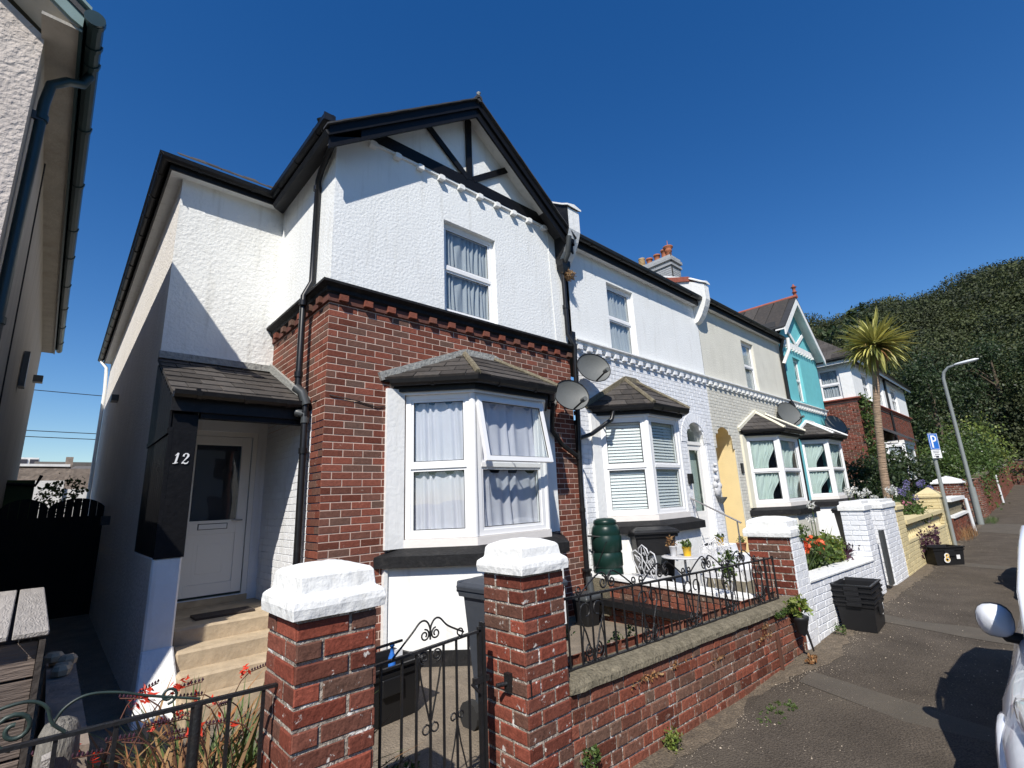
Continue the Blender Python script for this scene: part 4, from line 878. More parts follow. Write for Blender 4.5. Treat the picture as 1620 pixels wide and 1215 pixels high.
for k in range(8):
    y = 4.9+k*.5; MB().prism([(16.3,y,5.0),(17.9,y,6.36),(17.9,y+.46,6.37),(16.3,y+.46,5.01)],(0,0,.02+.006*(k%2))).build('roof_slate','slate',H4)
bay_window(H4, 16.66, 1.35, -.30, 1.36, 2, curt='curtain_pale', flash='render_white', trim='teal_paint', base='render_white', baseplinth=None, seed=51, rh=.50, cargs=dict(amp=.03,waves=7,tie=.5), floor=-1.60, glass='glass_weak')
# ---- chimney on the party wall
CH = H2
ch = MB(); 
cy0,cy1,cx0,cx1 = 7.35,9.0,14.35,15.0
k_ = 7.35/ (0.498*14.35)
CHX = 14.1; cyn = .505*CHX; cyf = .60*CHX
cz_ = lambda r_: r_*CHX
chm = thing('chimney_stack',(CHX,cyn,4.5),'long grey brick chimney stack with a row of terracotta pots on the ridge','chimney')
for (dx,z0,z1,nm) in ((0,5.0,7.35,'stack'),(.05,7.35,7.43,'oversail'),(.0,7.43,7.52,'neck'),(.07,7.52,7.62,'oversail'),(.03,7.62,7.72,'cap')):
    MB().box(CHX-dx,CHX+.62+dx,cyn-dx,cyf+dx,z0,z1).build(nm,'chimney_grey',chm)
tiles(chm, FX(CHX-.001,cyf), [[(0,6.4),(cyf-cyn,6.4),(cyf-cyn,7.35),(0,7.35)]],'chimney_grey',limit=60,seed=9)
tiles(chm, FY(cyn-.001,CHX), [[(0,6.4),(.62,6.4),(.62,7.35),(0,7.35)]],'chimney_grey',limit=40,seed=9)
for i,(yy,hh,mm) in enumerate(((cyf-.12,.42,'pot_buff'),(cyf-.42,.32,'terracotta'),(cyf-.72,.34,'terracotta'),(cyf-1.0,.40,'terracotta'))):
    pf = [(.12,0),(.12,.05),(.10,.07),(.095,hh-.06),(.12,hh-.05),(.12,hh),(.09,hh)]
    if mm=='pot_buff': pf = [(.12,0),(.12,.05)]+[(q,.08+.05*j+e) for j in range(6) for q,e in ((.12,0),(.12,.02),(.085,.022),(.085,.048))]+[(.12,.40),(.12,.44)]
    MB().lathe(pf,(CHX+.3,yy,7.72),14).build('chimney_pot',mm,chm)
MB().lathe([(.10,0),(.10,.25),(.12,.27),(.12,.36),(.10,.38),(.17,.42),(.17,.46),(.06,.52),(.01,.54),(.01,.7)],(CHX+.3,cyn+.18,7.72),12).build('chimney_cowl','terracotta',chm)
MB().tube([(CHX+.01,cyn-.02,7.8),(CHX+.01,cyn-.03,6.4)],.02,5).build('aerial_cable','cable_black',chm)
MB().box(10.9,15.9,9.15,12.5,4.8,7.1-.4).build('roof_body','slate_dark',H3)
# ---- house 5, brick and white
H5 = thing('house',(23.0,4.6,-1.6),'white rendered house over orange-red brick, half hidden behind the palm and bushes','house','terraced houses along the street')
x0 = 23.0; yf = 4.6
def F5(): return FX(x0,yf)
wn = (-1.20,3.42,-.42,4.72)
mb = MB(); wall(mb, FX(x0,yf),-3.6,0,3.32,4.95,[wn],rev=.1); wall(mb, FY(yf), x0,34,3.32,4.95,[(24.6,3.5,25.7,4.65),(27.2,3.5,28.4,4.65),(30.2,3.5,31.6,4.65)],rev=.12); mb.build('upper_wall','render_white',H5)
mb = MB(); wall(mb, FX(x0+.005,yf),-3.6,0,-1.6,3.32); wall(mb, FY(yf+.005), x0,34,-1.6,3.32,[(25.5,-.5,28.5,1.4)]); mb.build('mortar_bed','mortar_pink',H5)
tiles(H5, FX(x0,yf), [[(-2.4,.2),(0,.2),(0,3.2),(-2.4,3.2)]], 'brick_red', limit=0, tw=.225, th=.077, gap=.012, seed=2)
tiles(H5, FY(yf), [[(x0,.2),(34,.2),(34,3.2),(x0,3.2)]], 'brick_red', holes=[(25.5,-.6,28.6,2.2)], limit=0, gap=.012, seed=2)
sc = along([(x0,yf+3.6,3.25),(x0,yf,3.25),(34,yf,3.25)], [(0,0),(.05,0),(.05,.06),(.12,.10),(.12,.14),(0,.17)]); sc.build('string_course','ridge_red',H5)
Fw = FX(x0,yf-wn[0],wn[1]); window(H5, frame(FX(x0,yf)(wn[0],wn[1],0),(0,-1,0),(0,0,1),(-1,0,0)), wn[2]-wn[0], wn[3]-wn[1], tr=.48, rec=.05, fr=.07, cur='curtain_grey', seed=61)
for (a,b) in ((24.6,25.7),(27.2,28.4),(30.2,31.6)): window(H5, FY(yf,a,3.5), b-a, 1.15, tr=.5, rec=.06, fr=.07, cur='curtain_grey', seed=62)
MB().prism([(22.7,4.3,4.97),(34.3,4.3,4.97),(30.5,9.5,7.6),(25.5,9.5,7.6)],(0,0,.06)).build('roof','slate_dark',H5)
MB().prism([(22.7,4.3,4.97),(25.5,9.5,7.6),(25.5,13,7.6),(22.7,13,4.97)],(0,0,.06)).build('roof','slate_dark',H5)
fasc([(22.75,13,4.80),(22.75,4.35,4.80),(34.2,4.35,4.80)],.17,p=H5,m='render_white'); gutter(H5,[(22.73,13,4.98),(22.73,4.33,4.98),(34.2,4.33,4.98)],brackets=False)
tiles(H5, frame((22.7,4.3,5.04),(0,-1,0),(2.8,0,2.63),(-2.63,0,2.8)), [[(-5.0,0),(0,0),(-3.0,3.8),(-5.0,3.8)]], 'slate', name='roof_slate', tw=.4, th=.32, gap=.008, depth=.02, limit=60, vtilt=.04)
for (x,y0_) in ((28.9,4.55),): pipe(H5,[(x,y0_,4.9),(x,y0_,1)],r=.05)
MB().prism([(25.4,4.62,2.35),(28.8,4.62,2.35),(28.3,3.7,1.75),(25.9,3.7,1.75)],(0,0,.06)).build('bay_roof','slate_dark',H5)
MB().box(25.9,28.3,3.85,4.6,1.60,1.75).build('bay_fascia','render_white',H5)
window(H5, FY(3.9,25.95,.1), 2.3, 1.5, tr=.55, rec=.0, fr=.12, cur='curtain_grey', seed=70)
window(H5, frame((25.5,4.45,.1),(.6,-.75,0),(0,0,1),(-.75,-.6,0)), .75, 1.5, tr=.55, rec=.0, fr=.08, cur='curtain_grey', seed=71)

# ================================================================ NEIGHBOUR ON THE LEFT
# built square about its near corner, then turned 0.6 degrees
NB = thing('house',(-.58,5.3,-1.65),'neighbouring pinkish roughcast house at the left edge with dark green gutter and downpipe','house')
mb = MB(); wall(mb, FY(5.3), -4.6,-.58,-1.66,4.2); mb.add([(-4.6,5.3,4.2),(-.58,5.3,4.2),(-2.6,5.3,5.75)],[(0,1,2)]); mb.build('front_wall','roughcast_pink',NB)
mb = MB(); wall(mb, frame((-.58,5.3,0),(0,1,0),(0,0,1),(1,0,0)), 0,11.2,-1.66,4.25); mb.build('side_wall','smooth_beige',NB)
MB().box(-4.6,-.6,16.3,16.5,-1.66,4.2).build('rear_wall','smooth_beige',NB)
MB().box(-.60,-.36,5.0,16.8,4.18,4.21).build('soffit','smooth_beige',NB)
MB().box(-.36,-.338,4.98,16.8,4.16,4.36).build('fascia','green_pvc',NB)
MB().prism([(-.33,4.94,4.36),(-2.6,4.94,6.10),(-2.6,16.9,6.10),(-.33,16.9,4.36)],(0,0,-.06)).build('roof','slate_dark',NB)
MB().prism([(-4.9,4.94,4.36),(-2.6,4.94,6.10),(-2.6,16.9,6.10),(-4.9,16.9,4.36)],(0,0,-.06)).build('roof','slate_dark',NB)
Z = 4.33
MB().prism([(-.34,4.96,4.40),(-2.6,4.96,6.13),(-2.6,4.96,5.93),(-.42,4.96,4.24),(-.34,4.96,4.20)],(0,.03,0)).build('bargeboard','green_lead',NB)
MB().prism([(-.34,4.99,4.20),(-.42,4.99,4.22),(-2.6,4.99,5.91),(-2.6,5.30,5.91),(-.58,5.30,4.24),(-.34,5.30,4.20)][:6],(0,0,.02)).build('verge_soffit','smooth_beige',NB)
MB().prism([(-.30,4.90,4.36),(-2.6,4.90,6.14),(-2.6,5.1,6.14),(-.30,5.1,4.36)],(0,0,.03)).build('verge_lead','green_lead',NB)
gg_ = [[(-.336+a*1.15,y,4.30+b*1.15) for a,b in GUT] for y in (4.90,16.9)]
mbg = MB().loft(gg_,smooth=False)
for y in [4.95,5.25,5.5,6.6,7.9,9.3,10.4,11.8,13.2,14.6,16]:
    mbg.loft([[(-.338+a*1.27,y+e,4.296+b*1.25) for a,b in GUT] for e in (-.025,.025)],smooth=False)
mbg.build('gutter','green_pvc',NB); MB().tube([(-.27,4.885,4.285),(-.27,4.905,4.285)],.075,14).build('gutter_stop','green_pvc',NB)
pipe(NB,[(-.26,5.62,4.24),(-.30,5.60,4.10),(-.40,5.56,4.04),(-.50,5.54,3.92),(-.52,5.54,3.7),(-.52,5.54,-1.6)],r=.040,m='green_pvc',collars=[(-.52,5.54,3.55),(-.52,5.54,1.6)])
MB().box(-.58,-.50,5.50,5.52,3.50,3.58).build('pipe_clip','grey_plastic',NB)
MB().box(-.57,-.50,10.3,10.55,2.0,2.55).build('vent_hood','grey_plastic',NB)
MB().box(-.58,-.42,14.8,15.0,3.0,3.15).build('vent_hood','grey_plastic',NB)
MB().tube([(-.555,7.3,4.1),(-.56,7.9,1.0),(-.555,8.6,-1.0)],.008,5).build('cable','cable_black',NB)
NB.rotation_euler = (0,0,math.radians(.6))
# small things on the flank of house 12
MB().box(.60,.72,12.5,12.8,2.30,2.42).build('vent_hood','grey_plastic',H12)
MB().box(.60,.72,10.4,10.55,-.12,.02).build('vent_hood','grey_plastic',H12)
pipe(H12,[(.50,17.35,4.25),(.62,17.2,4.05),(.66,17.2,3.4),(.66,17.2,-1.5)],r=.04,m='render_white')
# cables over the passage
for (za,zb) in ((4.2,4.05),(3.35,3.18),(3.15,2.95)):
    mb = MB().tube([(-14+28*t,24,za+(zb-za)*t-.6*math.sin(math.pi*t)*.3+ (.6 if za>4 else 0)) for t in [i/16 for i in range(17)]],.014,4)
    tag(mb.build('overhead_cable','cable_black',fixn=False),{4.2:'topmost thin cable seen in the gap between the two houses',3.35:'middle thin cable seen in the gap between the two houses',3.15:'lowest thin cable seen in the gap between the two houses'}[za],'cable','cables seen through the gap')
# fence panels across the passage
for nm,(xa,xb,lab) in enumerate(((-.66,-.045,'dark round topped timber fence panel closing the passage, on the left'),(-.05,.72,'wider dark round topped timber gate panel closing the passage, on the right'))):
    T_ = thing('timber_fence',(xa,12,-1.66),lab,'fence')
    n = max(4,int((xb-xa)/.11))
    MB().box(xa-.02,xb+.02,12.035,12.05,-1.65,.04).build('backing_board','timber_shaded',T_)
    for k in range(n):
        a = xa+(xb-xa)*k/n; b = xa+(xb-xa)*(k+1)/n-.006
        zt_ = lambda x: .06+.30*math.sqrt(max(0,1-((x-(xa+xb)/2)/((xb-xa)*.56))**2))
        MB().prism([(a,12,-1.65),(b,12,-1.65),(b,12,zt_(b)),((a+b)/2,12,zt_((a+b)/2)),(a,12,zt_(a))],(0,.03,0)).build('board','timber_shaded',T_)
# things beyond the fence
YW = thing('yard_wall',(-1,24,-1.66),'tall pale rendered yard wall beyond the passage fence','wall')
MB().box(-4,0.2,24,24.25,-1.66,1.35).build('wall_section','far_white',YW); MB().box(.2,3,24.1,24.3,-1.66,1.05).build('wall_section','far_white',YW)
tag(MB().box(-4,3.2,27,28,-1.6,2.0).build('rubble_wall','far_stone'),'rough brown stone wall top behind the pale yard wall','wall')
FB = thing('flat_roofed_building',(-2,34,-1.66),'low flat roofed building with white fascia seen through the gap between houses','building')
MB().box(-6,.2,34,40,-1.6,2.55).build('wall','far_stone',FB); MB().box(-6.2,.4,33.8,40.2,2.60,2.72).build('fascia','far_white',FB)
MB().box(-5,-.9,38,40,2.72,3.4).build('roof_lantern','far_white',FB); 
for k in range(4): MB().box(-2.6+k*.45,-2.25+k*.45,37.95,38,2.85,3.3).build('window','room_dark',FB)
FB2 = thing('pitched_roof_building',(1.5,30,-1.66),'brown roofed outbuilding with a white fascia beyond the yard wall','building')
MB().box(-.3,4,30,33,-1.6,1.6).build('wall','far_white',FB2); MB().box(-.4,4.2,29.8,29.95,1.45,1.62).build('fascia','far_white',FB2)
MB().prism([(-.3,29.9,1.62),(4,29.9,1.62),(4,34,2.6),(0.6,34,2.6)],(0,0,.05)).build('roof','far_roof',FB2); MB().box(-1,6,36,37,1.6,3.02).build('parapet','far_roof',FB2); MB().box(.2,.5,35,35.4,2.6,3.2).build('flue','far_stone',FB2)
gb = thing('wheelie_bin',(-.55,12.6,-1.6),'pale green wheelie bin with open lid behind the passage fence','bin')
MB().box(-.72,-.30,12.6,13.0,-.4,.72).build('bin_body','leaf_mid',gb); MB().tube([(-.72,12.55,.66),(-.28,12.55,.62),(-.22,12.55,.8)],.03,6).build('handle','bin_black',gb)
v = leafmesh(clumps((.12,12.5,.42),(.32,.2,.34),60,10,.05,31),.07,seed=31); leafobj('bramble', v, 'leaf_weed', label='scrubby climbing bramble on the pale wall above the fence', category='shrub') if False else tag(leafobj('bramble', v, 'leaf_weed'),'scrubby weed growing above the passage fence against the pale wall','shrub')

# houses across the road (they show in the window panes)
for k,(x0,x1,m_,lab) in enumerate(((-14,-4,'roughcast_cream','cream house across the road, left of the brick one'),(-4,5,'far_stone','brown brick house across the road'),(5,14,'far_white','white house across the road, right of the brick one'),(14,24,'roughcast_cream','cream house across the road at the uphill end'))):
    T_ = thing('house',((x0+x1)/2,-16,-1.7),lab,'house','houses across the road')
    MB().box(x0+.02,x1-.02,-22,-16,-1.7,3.6).build('wall',m_,T_)
    MB().prism([(x0,-15.6,3.5),(x0,-19,5.7),(x0,-22.4,3.5)],(x1-x0,0,0)).build('roof','far_roof',T_)
    for i in range(3):
        for z in (-.6,1.7): MB().box(x0+1+i*2.9,x0+2.1+i*2.9,-16.0,-15.97,z,z+1.3).build('window','room_dark',T_)

NB2 = MB(); NB2.box(-3.4,-.64,4.25,5.32,-1.66,1.62).build('front_bay','roughcast_pink',NB)
MB().prism([(-3.5,4.18,1.62),(-.60,4.18,1.62),(-.60,5.3,1.66),(-3.5,5.3,1.66)],(0,0,.05)).build('bay_roof','slate_dark',NB)
# ================================================================ SATELLITE DISHES
def dish(loc, nd, r, label, wallpt):
    T_ = thing('satellite_dish', wallpt, label, 'satellite dish', 'satellite dishes on the house fronts')
    n = Vector(nd).normalized(); sx = n.cross(Vector((0,0,1))).normalized(); sy = sx.cross(n).normalized(); c = Vector(loc)
    mb = MB(); rings = []
    for i in range(7):
        q = i/6; rings.append([c+sx*math.cos(a)*r*1.12*q+sy*math.sin(a)*r*q-n*(.09*(1-q*q)) for a in [2*math.pi*k/28 for k in range(28)]])
    for i in range(6): mb.add(rings[i]+rings[i+1],[(k,(k+1)%28,(k+1)%28+28,k+28) for k in range(28)],True)
    mb.build('reflector','dish_grey',T_,fixn=False); MB().tube(rings[6],.008,5,closed=True).build('rim','bin_black',T_,fixn=False)
    l0 = c-sy*r*.9; l1 = c+n*.36-sy*.26
    MB().tube([l0-n*.03,l1],.014,6).build('arm','bin_black',T_,fixn=False); MB().tube([l1+n*.02,l1-n*.09+sy*.02],.035,8).build('receiver','dish_grey',T_)
    MB().tube([c-n*.10,Vector(wallpt)+Vector((0,-.05,0)),Vector(wallpt)],.02,6).build('bracket','bin_black',T_,fixn=False)
dish((5.56,4.64,1.50),(-.40,-.9,.28),.255,'lower of the near pair of satellite dishes, over the red brick',(5.75,4.97,1.42))
dish((6.22,4.68,2.04),(-.40,-.9,.28),.265,'grey satellite dish on the white house under its string course, upper of the near pair',(6.38,4.97,1.95))
dish((15.3,4.72,2.06),(-.40,-.9,.28),.37,'grey satellite dish fixed on the cream house near the turquoise one',(15.5,4.97,1.95))
dish((19.6,4.66,1.98),(-.40,-.9,.28),.42,'darkest satellite dish, on the turquoise house beside its bay roof',(19.7,4.97,1.85))

# ================================================================ GATE PIERS AND GARDEN WALL OF 12
def pier(x0,y0,w,d,z0,z1,label,m='brick_old',mortar='mortar_grey',capm='paint_white',caph=(.09,.095,.06),over=.035,name='gate_pier',seed=1,lim=300,capped=True,yback=None,loose=.004,gap=.014,th=.0765):
    T_ = thing(name,(x0+w/2,y0+d/2,z0),label,'gate pier','gate piers along the pavement')
    MB().box(x0+.003,x0+w-.003,y0+.003,y0+d-.003,z0,z1).build('mortar_core',mortar,T_)
    n = int(round((z1-z0)/th)); v0 = z1-n*th+.0
    tiles(T_, FY(y0,x0), [[(0,z0),(w,z0),(w,z1-.008),(0,z1-.008)]], m, th=th, v0=v0-.002, u0=0, depth=.004, jit=loose, gap=gap, ch=.004, limit=lim//2, seed=seed)
    tiles(T_, FX(x0,y0+d), [[(0,z0),(d,z0),(d,z1-.008),(0,z1-.008)]], m, th=th, v0=v0-.002, u0=-.1125, depth=.004, jit=loose, gap=gap, ch=.004, limit=lim//2, seed=seed+1)
    tiles(T_, frame((x0+w,y0,0),(0,1,0),(0,0,1),(1,0,0)), [[(0,z0),(d,z0),(d,z1-.008),(0,z1-.008)]], m, th=th, v0=v0-.002, u0=0, depth=.004, jit=loose, gap=gap, ch=.004, limit=0, seed=seed+2)
    if capped:
        h1,h2,h3 = caph; cx,cy = x0+w/2,y0+d/2; rd = random.Random(seed)
        def ring(ex,z,wob=.0016): 
            pts = []
            hx,hy = w/2+ex,d/2+ex
            for sx,sy in ((-1,-1),(1,-1),(1,1),(-1,1)): pts.append((sx*hx,sy*hy))
            out = []
            for i in range(4):
                a,b = pts[i],pts[(i+1)%4]
                for k in range(5): t = k/5; out.append((cx+a[0]+(b[0]-a[0])*t+rd.uniform(-wob,wob),cy+a[1]+(b[1]-a[1])*t+rd.uniform(-wob,wob),z+rd.uniform(-wob,wob)))
            return out
        mb = MB(); mb.loft([ring(over,z1),ring(over+.004,z1+h1*.5),ring(over,z1+h1-.012),ring(over-.012,z1+h1),ring(-.002,z1+h1+.012),ring(-.008,z1+h1+h2-.012),ring(-.02,z1+h1+h2),ring(-w*.25,z1+h1+h2+h3*.75),ring(-w*.42,z1+h1+h2+h3,.001)],smooth=False)
        mb.build('cap',capm,T_,bevel=.004)
        MB().box(x0+.012,x0+w-.012,y0+.012,y0+d-.012,z1-.004,z1+.001).build('cap_bed','wall_black',T_)
    return T_
pier(.766,2.11,.335,.34,-1.72,-.425,'left brick gate pier of number 12 with a white stepped cap',seed=11,caph=(.078,.088,.028),over=.028)
rp = pier(1.985,2.11,.335,.34,-1.72,-.415,'right brick gate pier of number 12, where the low brick wall starts',seed=17,caph=(.072,.080,.032),over=.028)
MB().box(2.005,2.012,2.10,2.13,-1.03,-.95).build('latch_plate','iron_black',rp)
MB().box(1.955,1.984,2.22,2.26,-1.02,-.93).tube([(1.96,2.24,-.98),(1.90,2.26,-.98)],.012,6).build('gate_stop','iron_black',rp)
# the wall itself, its courses fall slightly with the street
GW = thing('garden_wall',(4.2,2.2,-1.7),'low weathered red brick garden wall with rounded concrete coping and black railing','wall')
u_ = Vector((1,0,-.033)).normalized(); Fw = frame((2.32,2.118,-1.105),u_,Vector((.033,0,1)),(0,-1,0))
MB().prism([(2.32,2.121,-1.105),(6.02,2.121,-1.227),(6.02,2.121,-1.78),(2.32,2.121,-1.78)],(0,.215,0)).build('mortar_core','mortar_grey',GW)
tiles(GW, Fw, [[(0,-.70),(3.74,-.62),(3.74,-.004),(0,-.004)]], 'brick_wall', th=.0765, v0=-9*.0765, u0=.03, depth=.005, jit=.003, gap=.013, ch=.004, limit=300, pattern='flemish', seed=23)
tiles(GW, frame((6.05,2.335,-1.105),(-1,0,.033),(.033,0,1),(0,1,0)), [[(0,-.7),(3.7,-.7),(3.7,-.004),(0,-.004)]], 'brick_wall', th=.0765, v0=-9*.0765, depth=.005, jit=.004, limit=0, seed=24)
cp = []
rd = random.Random(2)
for i in range(38):
    t = i/37; x = 2.325+3.72*t; z0 = -1.105-.1235*t; rg = []
    for k in range(10):
        a = math.pi*k/9; rg.append((x, 2.225-math.cos(a)*.135+rd.uniform(-.002,.002), z0+math.sin(a)**.8*.075+rd.uniform(-.003,.003)))
    cp.append(rg+[(x,2.34,z0-.005),(x,2.11,z0-.005)])
MB().loft(cp,smooth=False).build('coping','concrete_old',GW)
MB().box(5.33,5.36,2.085,2.11,-1.75,-1.37).build('iron_strap','stem_brown',GW)
# ---- ironwork
def scrollpair(mb, F, c, r, dirn=1, up=1, rr=.0045):
    for s in (-1,1):
        mb.tube([F(c[0]+s*(r*1.02+ (p[0])), c[1]+p[1],0) for p in [( -s*0+ s*0,0)]] if False else spiral(F,(c[0]+s*r*1.05,c[1]),r,r*.22,math.pi/2*up,1.35,22,dirn=-s*up), rr, 5, smooth=True)
def heart(mb, F, c, w, h, rr=.0045):     # two S-shaped lobes running down to a point
    for s in (-1,1):
        pts = [F(c[0]+s*w*.04,c[1]-h,0),F(c[0]+s*w*.30,c[1]-h*.45,0),F(c[0]+s*w*.52,c[1]-h*.12,0)]
        for t in range(17):
            a = -.35+t/16*5.2; R_ = w*.27*(1-.55*t/16); pts.append(F(c[0]+s*(w*.27+R_*math.cos(a)),c[1]+R_*math.sin(a)+.0,0))
        mb.tube(pts,rr,5)
R_ = thing('iron_railing',(4.0,2.22,-1.1),'black wrought iron railing with scrolls standing on the brick garden wall','railing')
ur = Vector((1,0,-.033)).normalized(); FR = frame((2.345,2.22,-1.03),ur,Vector((0,0,1)),(0,-1,0)); LR = 3.48; HR = .41
for b,nm in ((0,'bottom_rail'),(HR,'top_rail')): MB().fbox(FR,0,LR,b-.006,b+.008,-.011,.011).build(nm,'iron_black',R_)
for a,nm in ((0,'end_post'),(LR,'end_post'),(LR-.22,'end_post')): MB().fbox(FR,a-.008,a+.008,-.04,HR+.02,-.008,.008).build(nm,'iron_black',R_)
MB().tube(spiral(FR,(LR,HR-.02),.03,.008,0,1.2,14),.005,5).build('end_scroll','iron_black',R_,fixn=False)
nb = 29
for k in range(1,nb):
    a = LR*k/nb; MB().fbox(FR,a-.0048,a+.0048,0,HR,-.0048,.0048).build('bar','iron_black',R_,fixn=False)
for k in range(5):
    a = .36+k*.67; mb = MB(); heart(mb,FR,(a,HR-.10),.23,.29,.006)
    for s in (-1,1): mb.tube(spiral(FR,(a+s*.045,.075),.042,.010,math.pi*.5,1.4,20,dirn=-s),.006,5); mb.tube(cm([FR(a+s*.09,.22),FR(a+s*.11,.12),FR(a+s*.10,.04),FR(a+s*.05,.008),FR(a,.03)],4),.0045,5)
    mb.build('scroll','iron_black',R_,fixn=False)
for k in range(4):
    a = .55+k*.72; mb = MB()
    for s in (-1,1):
        mb.tube(cm([FR(a+s*.30,HR+.01),FR(a+s*.17,HR+.085),FR(a+s*.07,HR+.125),FR(a+s*.012,HR+.10),FR(a,HR+.06)],4),.006,5)
        mb.tube(spiral(FR,(a+s*.050,HR+.058),.045,.012,math.pi/2,1.4,18,dirn=s),.006,5)
        mb.tube(spiral(FR,(a+s*.31,HR+.035),.030,.010,-math.pi/2,1.2,14,dirn=s),.0055,5)
    mb.build('crest_scroll','iron_black',R_,fixn=False)
# ---- the gate
GT = thing('garden_gate',(1.5,2.28,-1.66),'black wrought iron garden gate with a scrolled top between the two brick piers','gate')
FG = frame((1.12,2.28,-1.60),(1,0,0),(0,0,1),(0,-1,0))
gx_ = [.015,.10,.21,.29,.37,.45,.53,.61,.685]; top = lambda a: .875+(.045 if a<.21 else 0)*0+.0+(.035*(a/.68))
for a in gx_[1:-1]:
    MB().fbox(FG,a-.005,a+.005,.10,top(a),-.005,.005).build('bar','iron_black',GT,fixn=False)
for a in (gx_[0],gx_[-1]): MB().fbox(FG,a-.010,a+.010,.04,top(a)+.02,-.010,.010).build('stile','iron_black',GT)
MB().prism([FG(0,top(0)-.006,-.01),FG(.69,top(.69)-.006,-.01),FG(.69,top(.69)+.006,-.01),FG(0,top(0)+.006,-.01)],(0,-.02,0)).build('top_rail','iron_black',GT)
MB().fbox(FG,0,.69,.10,.112,-.01,.01).build('bottom_rail','iron_black',GT)
MB().prism([FG(0,.945,-.006),FG(.21,.955,-.006),FG(.21,.965,-.006),FG(0,.955,-.006)],(0,-.012,0)).build('upper_rail','iron_black',GT)
mb = MB(); cx_ = .37
for s in (-1,1):
    mb.tube(cm([FG(cx_+s*.21,.89 if s<0 else .925),FG(cx_+s*.11,.975),FG(cx_+s*.06,1.02),FG(cx_+s*.025,1.02),FG(cx_+s*.002,.985),FG(cx_,.93)]),.005,5)
    mb.tube(spiral(FG,(cx_+s*.033,.955),.028,.009,math.pi/2,1.4,18,dirn=s),.0045,5)
    mb.tube(spiral(FG,(cx_+s*.038,.855),.032,.009,-math.pi/2,1.5,18,dirn=s),.0045,5)
    mb.tube([FG(cx_+s*.072,.86),FG(cx_+s*.05,.74),FG(cx_+s*.006,.57)],.005,5); mb.tube(spiral(FG,(cx_+s*.026,.535),.022,.018,math.pi/2,1.0,12,dirn=s),.0042,5)
    mb.tube([FG(.53+s*.055,.30),FG(.53+s*.02,.42),FG(.53,.52)],.0042,5); mb.tube(spiral(FG,(.53+s*.022,.545),.018,.014,-math.pi/2,1.0,12,dirn=s),.0042,5)
    mb.tube(spiral(FG,(.21+s*.025,.43),.022,.016,-math.pi/2,1.0,12,dirn=s),.0042,5); mb.tube([FG(.21+s*.03,.34),FG(.21,.44)],.0042,5)
mb.tube(spiral(FG,(.555,.93),.020,.016,-math.pi/2,1.0,12),.0042,5); mb.build('scroll','iron_black',GT,fixn=False)
MB().fbox(FG,.64,.74,.655,.685,-.012,.012).tube([FG(.62,.665,.01),FG(.66,.62,.02)],.008,5).build('latch','iron_black',GT)
MB().fbox(FG,.70,.712,-.05,.95,-.02,.02).build('gate_stile','iron_black',GT)
# ---- railing on the left
RL = thing('iron_railing',(.2,2.28,-1.0),'black iron railing with a corroded green scroll in front of the orange flowers','railing')
FL = frame((-.5,2.28,-1.60),Vector((1,0,-.03)),(0,0,1),(0,-1,0))
MB().fbox(FL,0,1.26,.945,.957,-.011,.011).build('top_rail','iron_black',RL)
for a in (.12,.28,.42,.60,.75,.97,1.09,1.21): MB().fbox(FL,a-.006,a+.006,0,.95,-.006,.006).build('bar','iron_black',RL,fixn=False)
mb = MB(); mb.tube(spiral(FL,(.50,1.00),.055,.012,-math.pi/2,1.5,22,dirn=-1),.007,6); mb.tube(cm([FL(.40,1.02),FL(.45,1.06),FL(.52,1.07),FL(.565,1.045),FL(.585,.995),FL(.62,.96)]),.0055,6); mb.tube(cm([FL(.585,.985),FL(.61,1.03),FL(.66,1.055),FL(.74,1.045),FL(.84,1.01),FL(.99,.965)]),.0045,6)
mb.tube(spiral(FL,(.89,1.0),.028,.010,-math.pi/2,1.2,14),.005,5)
mb.build('scroll','iron_green',RL,fixn=False)
MB().tube([FL(.985,.95),FL(.985,.50),FL(1.0,0)],.017,6).build('post','iron_black',RL)

# ================================================================ TIMBER STORE AND LEFT BOUNDARY
TS = thing('timber_bin_store',(-.55,3.7,-1.65),'weathered slatted timber bin store with a grey boarded lid','bin store')
for k in range(9):
    xa = .06-.125*(k+1)+.01; t = Matrix.Identity(4)
    MB().prism([(xa,3.0,-.475),(xa+.112,3.0,-.475),(xa+.112,3.0,-.452),(xa,3.0,-.452)],(-.03,1.55,.03)).build('lid_board','timber_grey',TS,bevel=.004)
for k in range(8):
    z1_ = -.50-k*.148; MB().box(-1.1,.03,3.06,3.085,z1_-.138,z1_).build('slat','timber_front',TS,bevel=.003)
for k in range(8):
    z1_ = -.50-k*.148; MB().box(.01,.03,3.09,4.5,z1_-.138,z1_).build('side_slat','timber_dark',TS)
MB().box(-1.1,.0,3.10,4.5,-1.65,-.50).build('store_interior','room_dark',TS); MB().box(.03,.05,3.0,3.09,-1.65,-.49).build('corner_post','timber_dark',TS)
BW = thing('boundary_wall',(.17,3.7,-1.65),'narrow dark boundary wall with loose coping stones between the two gardens','wall')
MB().box(.10,.24,2.95,4.9,-1.65,-.92).build('wall_body','far_stone',BW)
rd = random.Random(9)
for k in range(5):
    y = 4.5+rd.uniform(-.1,.3); mb = MB(); c = Vector((.15+rd.uniform(-.03,.05),y-.07*k,-.89+.03*(k%2))); mb.lathe([(.02,-.03),(.045,-.02),(.05,.01),(.035,.03),(.01,.035)],c,7,smooth=False); mb.build('coping_stone','stone_step',BW)
BP = MB()
rg = []
for (q,z_) in ((.062,-1.68),(.062,-.86),(.058,-.80),(.045,-.765),(.02,-.75)): rg.append([(.13+q*math.cos(a)*1.1,2.78+q*math.sin(a),z_) for a in [2*math.pi*k/10+.3 for k in range(10)]])
